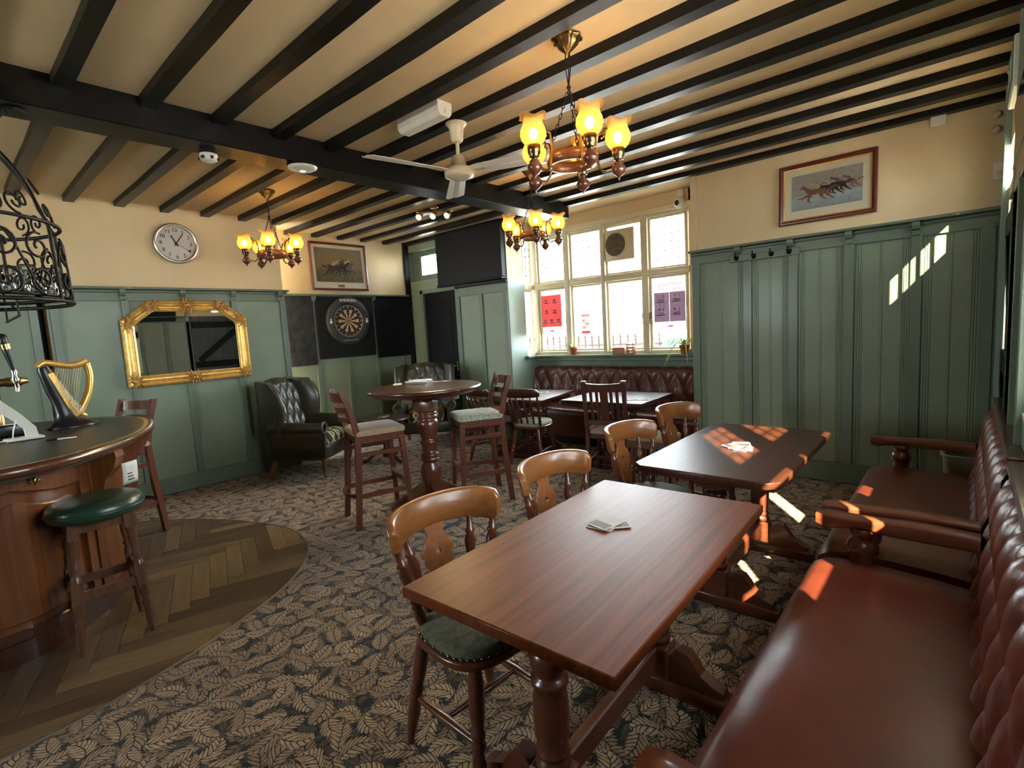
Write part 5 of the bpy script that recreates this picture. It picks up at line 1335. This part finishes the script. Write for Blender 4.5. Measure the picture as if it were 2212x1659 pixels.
def picture(label, loc, rz, w_, h_, fw, mw, frame_mat, art, horses, tilt=0, inner_gold=False, plaque=False):
    t = thing('framed_picture', label, 'picture', loc, rz); t.rotation_euler = (tilt, 0, rz)
    o4 = rect(-w_/2, w_/2, -h_/2, h_/2)
    obj('frame', frame_loft(o4, [(0, 0), (0, .020), (.008, .028), (fw*.5, .030), (fw*.8, .022), (fw, .014), (fw, .004)]), frame_mat, t)
    if inner_gold: obj('slip', frame_loft([tuple(p) for p in inset_poly(o4, fw)], [(0, .004), (0, .014), (.006, .012), (.010, .006)]), 'gold', t)
    obj('mount', face([tuple(p) for p in inset_poly(o4, fw*.9)], -.006), 'mount', t)
    mx, mz = mw; ar = rect(-w_/2+fw+mx, w_/2-fw-mx, -h_/2+fw+mz, h_/2-fw-mx)
    pc = obj('print', MB().box(ar[0][0], ar[1][0], -.0078, -.0066, ar[0][1], ar[2][1]), art, t)
    aw = ar[1][0]-ar[0][0]; ah = ar[2][1]-ar[0][1]; zc = (ar[0][1]+ar[2][1])/2
    for i, (hx, hz, s, fl, hm, jm) in enumerate(horses):
        m = MB(); horse(m, hx*aw, zc+hz*ah, s*aw, fl, i, -.0082-.0003*i); q = obj('painted_horse', m, hm, pc); q['kind'] = 'stuff'
        m = MB(); jockey(m, hx*aw, zc+hz*ah, s*aw, fl, -.00835-.0003*i); q = obj('painted_rider', m, jm, pc); q['kind'] = 'stuff'
    if plaque: obj('plaque', MB().box(-.05, .05, -.009, -.006, -h_/2+fw+.018, -h_/2+fw+.048), 'brass', t)
    obj('glazing', face([tuple(p) for p in inset_poly(o4, fw*.95)], -.012), 'picglass', t)
    return t
M['art1'] = art_mat('hunting_print', (.20, .17, .095), (.24, .15, .062), (.085, .070, .025), (.28, .17, .05))
M['art2'] = art_mat('racing_watercolour', (.36, .32, .27), (.32, .31, .28), (.25, .31, .31), (.30, .18, .16))
for n_, c_ in (('h_bay', (.055, .030, .022)), ('h_dark', (.035, .022, .020)), ('h_grey', (.13, .10, .085)), ('h_chest', (.20, .085, .06)), ('h_rose', (.24, .13, .11)), ('silk1', (.42, .36, .16)), ('silk2', (.10, .08, .05)), ('silk3', (.52, .44, .22)), ('silk4', (.15, .11, .15)), ('silk5', (.40, .33, .22))): M[n_] = flat(n_, c_, .8)
picture('framed racing picture in red-brown frame on the left wall above the dartboard', (XL2+.012, 3.94, 2.50), RL, .87, .655, .030, (.045, .085), 'redframe', 'art1',
        [(.14, -.05, .50, 1, 'h_grey', 'silk3'), (.02, -.07, .56, 1, 'h_dark', 'silk2'), (-.10, -.09, .56, 1, 'h_bay', 'silk1')], D(-2), plaque=True)
picture('framed racing watercolour in wide cream mount on the far cream wall', (-.925, YF-.010, 2.515), 0, .715, .505, .036, (.062, .075), 'redframe', 'art2',
        [(.30, .06, .42, -1, 'h_rose', 'silk4'), (.14, .05, .48, -1, 'h_dark', 'silk4'), (.02, .01, .52, -1, 'h_bay', 'silk5'), (-.14, -.05, .60, -1, 'h_chest', 'silk1')], D(-2), True)

def slab(name, label, cat, y0, y1, z0, z1, mat, th=.018, off=.031):
    o = obj(name, MB().box(-(y1-y0)/2, (y1-y0)/2, -th, 0, -(z1-z0)/2, (z1-z0)/2, .002), mat); o.location = (XL2+off, (y0+y1)/2, (z0+z1)/2); o.rotation_euler = (0, 0, RL); return tag(o, label, cat)
slab('chalkboard', 'smudged grey chalkboard left of the dartboard', 'chalkboard', 3.10, 3.475, 1.165, 2.085, 'chalk')
slab('chalkboard', 'clean black chalkboard right of the dartboard, next to the corner', 'chalkboard', 4.435, 5.05, 1.18, 2.10, 'blackmat', .018, .037)
slab('dart_backboard', 'square black backboard behind the dartboard', 'board', 3.51, 4.40, 1.23, 2.08, 'cork', .022)
db = thing('dartboard', 'round dartboard with cream and dark segments inside a thick black surround', 'dartboard', (XL2+.053, 3.965, 1.742), RL)
m = MB(); m.loft([[(r*math.cos(a), y, r*math.sin(a)) for r, y in ((.228, 0), (.228, -.048), (.236, -.056), (.322, -.056), (.334, -.046), (.334, 0))] for a in [2*PI*i/64 for i in range(65)]], cap=False)
sr = obj('surround', m, 'rubber', db)
o = obj('lettering', text_mesh('WINMAU', .062, .0015), 'numw', sr, (0, -.0565, .284), (PI/2, 0, 0))
for x in (-.283, .283):
    o = obj('emblem', MB().lathe((x, -.055, -.012), (x, -.058, -.012), [(0, .020), (1, .020)], 20).box(x-.018, x+.018, -.058, -.055, .014, .022).box(x-.015, x+.015, -.058, -.055, .026, .032), 'numw', sr); o['kind'] = 'stuff'
o = obj('lettering', text_mesh('THE NUMBER ONE DARTBOARD', .017, .001), 'card', sr, (0, -.0565, -.272), (PI/2, 0, 0))
bd = obj('board', MB().lathe((0, 0, 0), (0, -.036, 0), [(0, .226), (1, .226)], 48), 'sisalb', db)
def sector(i, r0, r1, mat, y):
    a0 = PI/2 + (i-.5)*PI/10; pts = [(r1*math.cos(a0+PI/10*k/3), r1*math.sin(a0+PI/10*k/3)) for k in range(4)] + [(r0*math.cos(a0+PI/10*k/3), r0*math.sin(a0+PI/10*k/3)) for k in (3, 2, 1, 0)]
    obj('segment', face(pts, y), mat, bd)
for i in range(20): sector(i, .006, .163, 'sisalw' if i % 2 else 'sisalb', -.0365)
M['dred'] = flat('dart_red', (.16, .012, .012), .8); M['dgrn'] = flat('dart_green', (.012, .06, .025), .8)
for i in range(20):
    sector(i, .160, .168, 'dgrn' if i % 2 else 'dred', -.0369); sector(i, .098, .106, 'dgrn' if i % 2 else 'dred', -.0369)
obj('bull', MB().lathe((0, -.036, 0), (0, -.038, 0), [(0, .013), (1, .013)], 16), 'dgrn', bd)
obj('number_ring', MB().tube([(.218*math.cos(a), -.040, .218*math.sin(a)) for a in [2*PI*i/48 for i in range(48)]], .0028, 6, True), 'numw', db)
for i, n_ in enumerate((20, 1, 18, 4, 13, 6, 10, 15, 2, 17, 3, 19, 7, 16, 8, 11, 14, 9, 12, 5)):
    a = PI/2 - i*PI/10; obj('number', text_mesh(str(n_), .030, .0008), 'numw', bd, (.194*math.cos(a), -.040, .194*math.sin(a)), (PI/2, 0, 0))

cr_ = thing('coat_rail', 'green wooden coat rail with four black double hooks on the far panelling', 'coat rail', (-1.41, YF-.031, 2.035))
obj('board', MB().box(-.295, .295, -.018, 0, -.032, .032, .004), 'green2', cr_)
for x in (-.233, -.081, .069, .213):
    obj('hook', MB().lathe((x, -.018, .0), (x, -.024, .0), [(0, .022), (1, .018)], 12).tube([(x, -.022, .005), (x, -.05, .015), (x, -.062, .035)], .005).tube([(x, -.022, -.005), (x, -.045, -.02), (x, -.06, -.012), (x, -.062, .0)], .005).ball((x, -.062, .04), .008).tube([(x-.02, -.03, .02), (x-.012, -.022, 0), (x+.012, -.022, 0), (x+.02, -.03, .02)], .005), 'blackmat', cr_)
cv = thing('security_camera', 'white dome security camera under a small box above the bay window', 'camera', (-2.415, 5.70, 2.86))
obj('junction_box', MB().box(-.035, .035, -.05, 0, -.03, .06, .004), 'white', cv)
obj('dome', MB().lathe((0, -.0, -.075), (-.02, -.085, -.085), [(0, .05), (.3, .064), (.6, .066), (.85, .056), (1, .036)], 24), 'white', cv)
obj('lens', MB().lathe((-.018, -.078, -.0845), (-.0205, -.089, -.0855), [(0, .030), (1, .027)], 20), 'ink', cv)
sk = thing('junction_box', 'white square fused junction box high on the far cream wall', 'box', (-.205, YF, 2.855))
obj('body', MB().box(-.045, .045, -.035, 0, -.04, .04, .004), 'white', sk)
for x in (-.032, .032): obj('screw', MB().lathe((x, -.034, 0), (x, -.037, 0), [(0, .004), (1, .004)], 8), 'steel', sk)
for z, lb in ((2.80, 'upper small round pale sensor in the far right corner under the ceiling'), (2.70, 'lower small round pale sensor in the far right corner under the ceiling')):
    o = obj('wall_sensor', MB().lathe((0, 0, 0), (0, -.03, 0), [(0, .026), (.5, .028), (1, .016)], 16), 'cplast'); o.location = (.115, YF, z); tag(o, lb, 'sensor')
ab = thing('sensor_box', 'small white sensor box in the right corner above the dado', 'box', (.135, YF-.02, 2.41)); obj('body', MB().box(-.03, .03, -.03, .02, -.06, .06, .006), 'white', ab); obj('lens', MB().box(-.015, .015, -.034, -.03, -.045, .0, .003), 'cplast', ab)
ex = thing('exit_sign', 'white emergency exit sign box with green face high on the right wall', 'sign', (XR, 3.98, 2.70)); ex.rotation_euler = (0, 0, D(-90))
obj('housing', MB().box(-.22, .22, -.045, 0, -.13, .12, .006), 'white', ex)
M['exitg'] = flat('exit_green', (.02, .20, .10), .4)
pl = obj('face_plate', MB().box(-.21, .21, -.048, -.045, -.10, .11, .001), 'exitg', ex)
obj('running_figure', MB().box(-.10, -.085, -.0495, -.048, -.03, .02).box(-.105, -.06, -.0495, -.048, .005, .018).ball((-.088, -.0485, .035), .009, 8).box(-.125, -.10, -.0495, -.048, -.045, -.03).box(-.085, -.07, -.0495, -.048, -.05, -.03), 'numw', pl)['kind'] = 'stuff'
obj('door_symbol', MB().box(.04, .10, -.0495, -.048, -.055, .055), 'numw', pl)
tv = thing('television', 'black wall-mounted television tilted down at the picture\'s right edge', 'television', (XR-.022, 3.05, 2.20)); tv.rotation_euler = (D(3), 0, D(-90))
obj('body', MB().box(-.42, .42, -.012, .012, -.17, .20, .004), 'blackpl', tv); obj('screen', MB().box(-.40, .40, -.014, -.012, -.15, .18, .001), 'carglass', tv); obj('bracket', MB().box(-.08, .08, .012, .018, -.08, .05, .002), 'iron', tv)

bn_ = thing('wicker_bin', 'small pale wicker bin between the far bench end and the panelling', 'bin', (.015, 4.36, 0))
rings = []
for r, z in ((.085, 0), (.09, .02), (.112, .50), (.118, .515), (.118, .53), (.108, .53), (.104, .50), (.082, .03)):
    rings.append([(p[0]*r/.1, p[1]*r/.1, z) for p in rrect(.2, .2, .05, 4)])
obj('basket', MB().loft(rings), 'basket', bn_)
obj('rim', MB().tube([(p[0]*1.18, p[1]*1.18, .525) for p in rrect(.2, .2, .05, 4)], .008, 6, True), 'basket', bn_)
obj('paper_liner', MB().loft([[(-.09, -.05, .50), (.0, -.06, .505)], [(-.085, .06, .57), (.02, .05, .51)]], closed=False, cap=False), 'ink', bn_)

# ------------------------------------------------------------------ on the tables
def mat_card(name, label, cat, loc, n_, size, group=None, mat='card', pr='cardd', spread=.018, rz0=0, seed=1):
    t = thing(name, label, cat, loc, 0, group); rr = random.Random(seed)
    for i in range(n_):
        c = obj('card', MB().prism(rrect(size[0], size[1], .008), .0016*i, .0016*i+.0015), mat, t, (rr.uniform(-spread, spread), rr.uniform(-spread, spread), 0), (0, 0, rz0 + rr.uniform(-.9, .9)*(n_ > 1)))
        m = MB().box(-size[0]*.44, size[0]*.44, -size[1]*.40, size[1]*.05, .0016*i+.0015, .0016*i+.0017)
        obj('print', m, pr, c)
    return t
mat_card('beermats', 'loose fan of printed beermats on the nearest trestle table', 'beermats', (-.972, 1.585, .76), 5, (.094, .094), None, 'card', 'cardd', .022, .3, 4)
mat_card('beermats', 'bright sunlit pile of white beermats on the second trestle table', 'beermats', (-.950, 2.97, .76), 7, (.094, .094), None, 'paper', 'cardd', .040, .2, 9)
mat_card('beermats', 'two beermats on the left window table', 'beermats', (-3.80, 4.83, .715), 2, (.094, .094), None, 'card', 'cardd', .04, 0, 3)
mat_card('beermats', 'scattered dark beermats on the right window table', 'beermats', (-2.42, 4.52, .735), 3, (.094, .094), None, 'cardd', 'card', .06, 0, 5)
mat_card('paper_card', 'single white card near the left rim of the tall round table', 'card', (-3.84, 2.75, 1.06), 1, (.075, .15), None, 'paper', 'card', .0, .9, 2)
pk = thing('paper_bundle', 'bundle of folded cream papers in the middle of the tall round table', 'papers', (-3.70, 2.88, 1.06), D(35))
for i in range(7):
    rr = random.Random(i); o = obj('sheet', MB().sheet(lambda u, v: (-.10+.2*u, -.03+.06*v, .001+.004*i+.006*math.sin(PI*v)*(i % 3)), 4, 5), 'paper', pk, (rr.uniform(-.03, .03), rr.uniform(-.04, .04), 0), (0, 0, rr.uniform(-.35, .35))); o.modifiers.new('thick', 'SOLIDIFY').thickness = .0012
mat_card('beermats', 'two flat dark beermats on the far side of the tall round table', 'beermats', (-3.58, 3.05, 1.06), 2, (.094, .094), None, 'cardd', 'card', .05, 0, 6)
mat_card('beermats', 'pale beermats on the low coffee table', 'beermats', (-5.25, 3.52, .53), 2, (.094, .094), None, 'card', 'cardd', .04, 0, 8)

# ------------------------------------------------------------------ bay window: extractor, posters, plants
xf_ = thing('extractor_fan', 'square cream extractor fan with round grey grille set in an upper pane', 'extractor fan', (-3.195, 5.725, 2.445))
obj('housing', MB().box(-.195, .195, -.055, .10, -.19, .185, .012), 'cplast', xf_)
obj('grille_ring', MB().lathe((-.045, -.055, 0), (-.045, -.070, 0), [(0, .150), (.6, .148), (1, .138)], 40), 'cplast', xf_)
M['grille'] = paint('dusty_grille', (.13, .105, .065), .7, .3, scale=30)
gr = obj('grille', MB().lathe((-.045, -.060, 0), (-.045, -.071, 0), [(0, .138), (1, .136)], 40), 'grille', xf_)
for i in range(-9, 10):
    z = i*.0145; hw = math.sqrt(max(.136**2-z*z, 0)); obj('louvre', MB().box(-.045-hw, -.045+hw, -.0765, -.070, z-.003, z+.003), 'grille', gr)
def poster(label, x0, x1, z0, z1, build):
    t = thing('window_poster', label, 'poster', ((x0+x1)/2, 5.728, (z0+z1)/2)); build(t, x1-x0, z1-z0); return t
def strip(t, name, mat, x0, x1, z0, z1, y=0.0): return obj(name, MB().box(x0, x1, -.0012+y, -.0002+y, z0, z1), mat, t)
def mirrored(t, body, size, x, z, mat):
    o = obj('lettering', text_mesh(body, size, .0004), mat, t, (x, -.0018, z), (PI/2, 0, 0)); o.scale = (-1, 1, 1); return o
def p_red(t, w_, h_):
    strip(t, 'sheet', 'p_white', -w_/2, w_/2, -h_/2, h_/2, .0012); strip(t, 'colour_field', 'p_red', -w_/2, w_/2, -h_*.33, h_*.40)
    for r_, z in enumerate((.26, .02, -.20)):
        for x in (-.24, .16) if r_ < 2 else (-.33, 0, .33):
            for dx in (-.035, .035): strip(t, 'fixture_icon', 'p_white', (x+dx-.022)*w_, (x+dx+.022)*w_, z*h_, (z+.045)*h_, -.001)
            strip(t, 'fixture_line', 'p_pink', (x-.10)*w_, (x+.10)*w_, (z-.045)*h_, (z-.02)*h_, -.001)
    strip(t, 'sponsor_mark', 'p_red', -.1*w_, .1*w_, -h_*.44, -h_*.41, -.0005)
poster('red fixtures poster in the lower left bay pane, seen from behind', -4.482, -4.135, 1.395, 1.985, p_red)
def p_sport(t, w_, h_):
    strip(t, 'sheet', 'p_white', -w_/2, w_/2, -h_/2, h_/2, .0012)
    for a, c in ((-.5, -.008), (.008, .5)): strip(t, 'colour_field', 'p_purple', a*w_, c*w_, -h_*.32, h_*.265)
    mirrored(t, 'UNMISSABLE', .052, 0, .415*h_, 'p_ink'); mirrored(t, 'LIVE SPORT', .052, 0, .325*h_, 'p_ink')
    for j, z in enumerate((.16, -.10)):
        for x in (-.28, .22):
            strip(t, 'icon', ('p_gold', 'p_pink', 'p_white', 'p_red')[j*2+(x > 0)], (x-.07)*w_, (x-.01)*w_, z*h_, (z+.055)*h_, -.0008)
            strip(t, 'icon', 'p_white', (x+.07)*w_, (x+.10)*w_, z*h_, (z+.06)*h_, -.0008)
            for q in (0, 1): strip(t, 'caption_line', 'p_white', (x-.10-.03*q)*w_, (x+.10+.03*q)*w_, (z-.055-.04*q)*h_, (z-.03-.04*q)*h_, -.0008)
    strip(t, 'sponsor_mark', 'p_red', -.05*w_, .10*w_, -.425*h_, -.395*h_, -.0005); strip(t, 'sponsor_line', 'p_ink', -.17*w_, -.06*w_, -.415*h_, -.405*h_, -.0005)
poster('purple live sport poster with reversed lettering in the lower right bay pane', -2.79, -2.405, 1.375, 1.955, p_sport)
def p_small(t, w_, h_):
    strip(t, 'sheet', 'p_white', -w_/2, w_/2, -h_/2, h_/2, .0012); strip(t, 'heading', 'p_pink', -.42*w_, .42*w_, .30*h_, .42*h_)
    for x, z, r in ((-.2, .12, .14), (.15, -.02, .2), (-.15, -.18, .18)): strip(t, 'food_photo', 'p_pink', (x-r)*w_, (x+r)*w_, (z-.06)*h_, (z+.06)*h_, -.001)
    strip(t, 'footer', 'p_red', -.42*w_, .42*w_, -.45*h_, -.34*h_)
poster('small pink menu card stuck to the second lower bay pane', -3.835, -3.68, 1.37, 1.66, p_small)

def spider(label, loc, n_, L_, seed, hang=0):
    t = thing('spider_plant', label, 'potted plant', loc)
    obj('pot', MB().lathe((0, 0, 0), (0, 0, .10), [(0, .036), (.05, .038), (.72, .050), (.74, .057), (.98, .058), (1, .05)], 24), 'terra', t)
    obj('soil', MB().lathe((0, 0, .090), (0, 0, .096), [(0, .05), (1, .05)], 20), 'soil', t)
    rr = random.Random(seed)
    for i in range(n_):
        a = rr.uniform(0, 2*PI); l = L_*rr.uniform(.6, 1.1); el_ = rr.uniform(.5, 1.4); dr = (hang if i < 3 else 0); m = MB(); rings = []
        if i < 3 and hang: a = -PI/2 + rr.uniform(-.6, .6)
        for q in range(9):
            u = q/8; r = .012 + l*u*math.cos(el_*(1-.3*u)); z = .09 + l*u*math.sin(el_) - l*.95*u*u*math.sin(el_)*rr.uniform(.9, 1.05) - dr*u*u
            wv = .0085*(1-u**3)*(.6+.8*u) + .0006; p = Vector((math.cos(a)*r, max(math.sin(a)*r, -.30), z)); s = Vector((-math.sin(a), math.cos(a), 0))
            if p.y > .07: p.y = .07
            rings.append([tuple(p-s*wv+Vector((0, 0, .003))), tuple(p), tuple(p+s*wv+Vector((0, 0, .003)))])
        o = obj('leaf', m.loft(rings, closed=False, cap=False), 'leafp' if i % 3 == 0 else 'leaf', t)
    return t
spider('small spider plant in a terracotta pot on the left of the bay sill', (-3.90, 5.625, 1.112), 16, .19, 2)
spider('trailing spider plant in a dark terracotta pot at the right of the bay sill', (-2.385, 5.622, 1.112), 20, .34, 5, .22)
cb = thing('wooden_box', 'small pinkish wooden box in the middle of the bay sill', 'box', (-3.16, 5.62, 1.112))
M['pinkwd'] = wood('pale_pink_wood', (.30, .14, .09), (.46, .24, .16), 0, .5, .1)
obj('box', MB().box(-.13, .035, -.035, .035, 0, .085, .004), 'pinkwd', cb)
cb2 = thing('wooden_rack', 'small slatted wooden rack beside the pink box on the bay sill', 'rack', (-3.055, 5.62, 1.112))
for z in (0, .035, .07, .105): obj('slat', MB().box(-.045, .045, -.03, .03, z, z+.018, .003), 'pinkwd', cb2)
for x in (-.045, .035): obj('upright', MB().box(x, x+.010, -.032, .032, 0, .14, .002), 'pinkwd', cb2)

# ------------------------------------------------------------------ outdoors
g_ = obj('pavement', MB().box(-30, 22, 5.9, 40, -.35, -.15).box(.27, 22, -25, 5.9, -.35, -.15).box(-30, .27, -25, -3.1, -.35, -.15).box(-30, -7.05, -5, 5.9, -.35, -.15), 'tarmac'); g_['kind'] = 'structure'
rl = thing('iron_railings', 'dark iron railings with spear finials outside the bay window', 'railings', (0, 7.4, -.15))
xs = [-6.9+.135*i for i in range(26)]
for z in (.25, 1.28): obj('rail', MB().box(xs[0]-.05, xs[-1]+.05, -.02, .02, z, z+.035), 'railing', rl)
for x in xs: obj('railing_bar', MB().lathe((x, 0, 0), (x, 0, 1.50), [(0, .016), (.90, .016), (.915, .028), (.93, .015), (.95, .030), (1, .002)], 8), 'railing', rl)
lp = thing('lamp_post', 'thin grey lamp post in the street outside', 'lamp post', (-6.1, 8.9, -.15)); obj('post', MB().lathe((0, 0, 0), (0, 0, 5), [(0, .09), (.2, .06), (1, .035)], 12), 'iron', lp); obj('lantern', MB().box(-.5, .1, -.08, .08, 4.95, 5.05, .02), 'iron', lp)
car = thing('parked_car', 'teal car with dark glass parked outside the right bay pane', 'car', (-3.3, 9.3, -.15))
cp = [(-2.0, .30), (-2.05, .62), (-1.85, .82), (-1.2, .90), (-.55, 1.40), (.75, 1.43), (1.35, .98), (2.0, .90), (2.1, .55), (2.0, .28)]
obj('body', MB().loft([[(x*s, y, z if z < .95 else .95+(z-.95)*s) for x, z in cp] for y, s in ((-.85, .97), (-.80, 1), (.80, 1), (.85, .97))], smooth=False), 'carpaint', car)
gl_ = [(-1.05, .94), (-.52, 1.33), (.70, 1.36), (1.18, 1.0)]
for y in (-.862, .852): obj('side_window', MB().loft([[(x, y, z) for x, z in gl_], [(x, y+.01, z) for x, z in gl_]], smooth=False), 'carglass', car)
for x in (-1.3, 1.35):
    for y in (-.82, .82): obj('wheel', MB().lathe((x, y-.1, .31), (x, y+.1, .31), [(0, .25), (.1, .31), (.9, .31), (1, .25)], 20), 'ink', car)
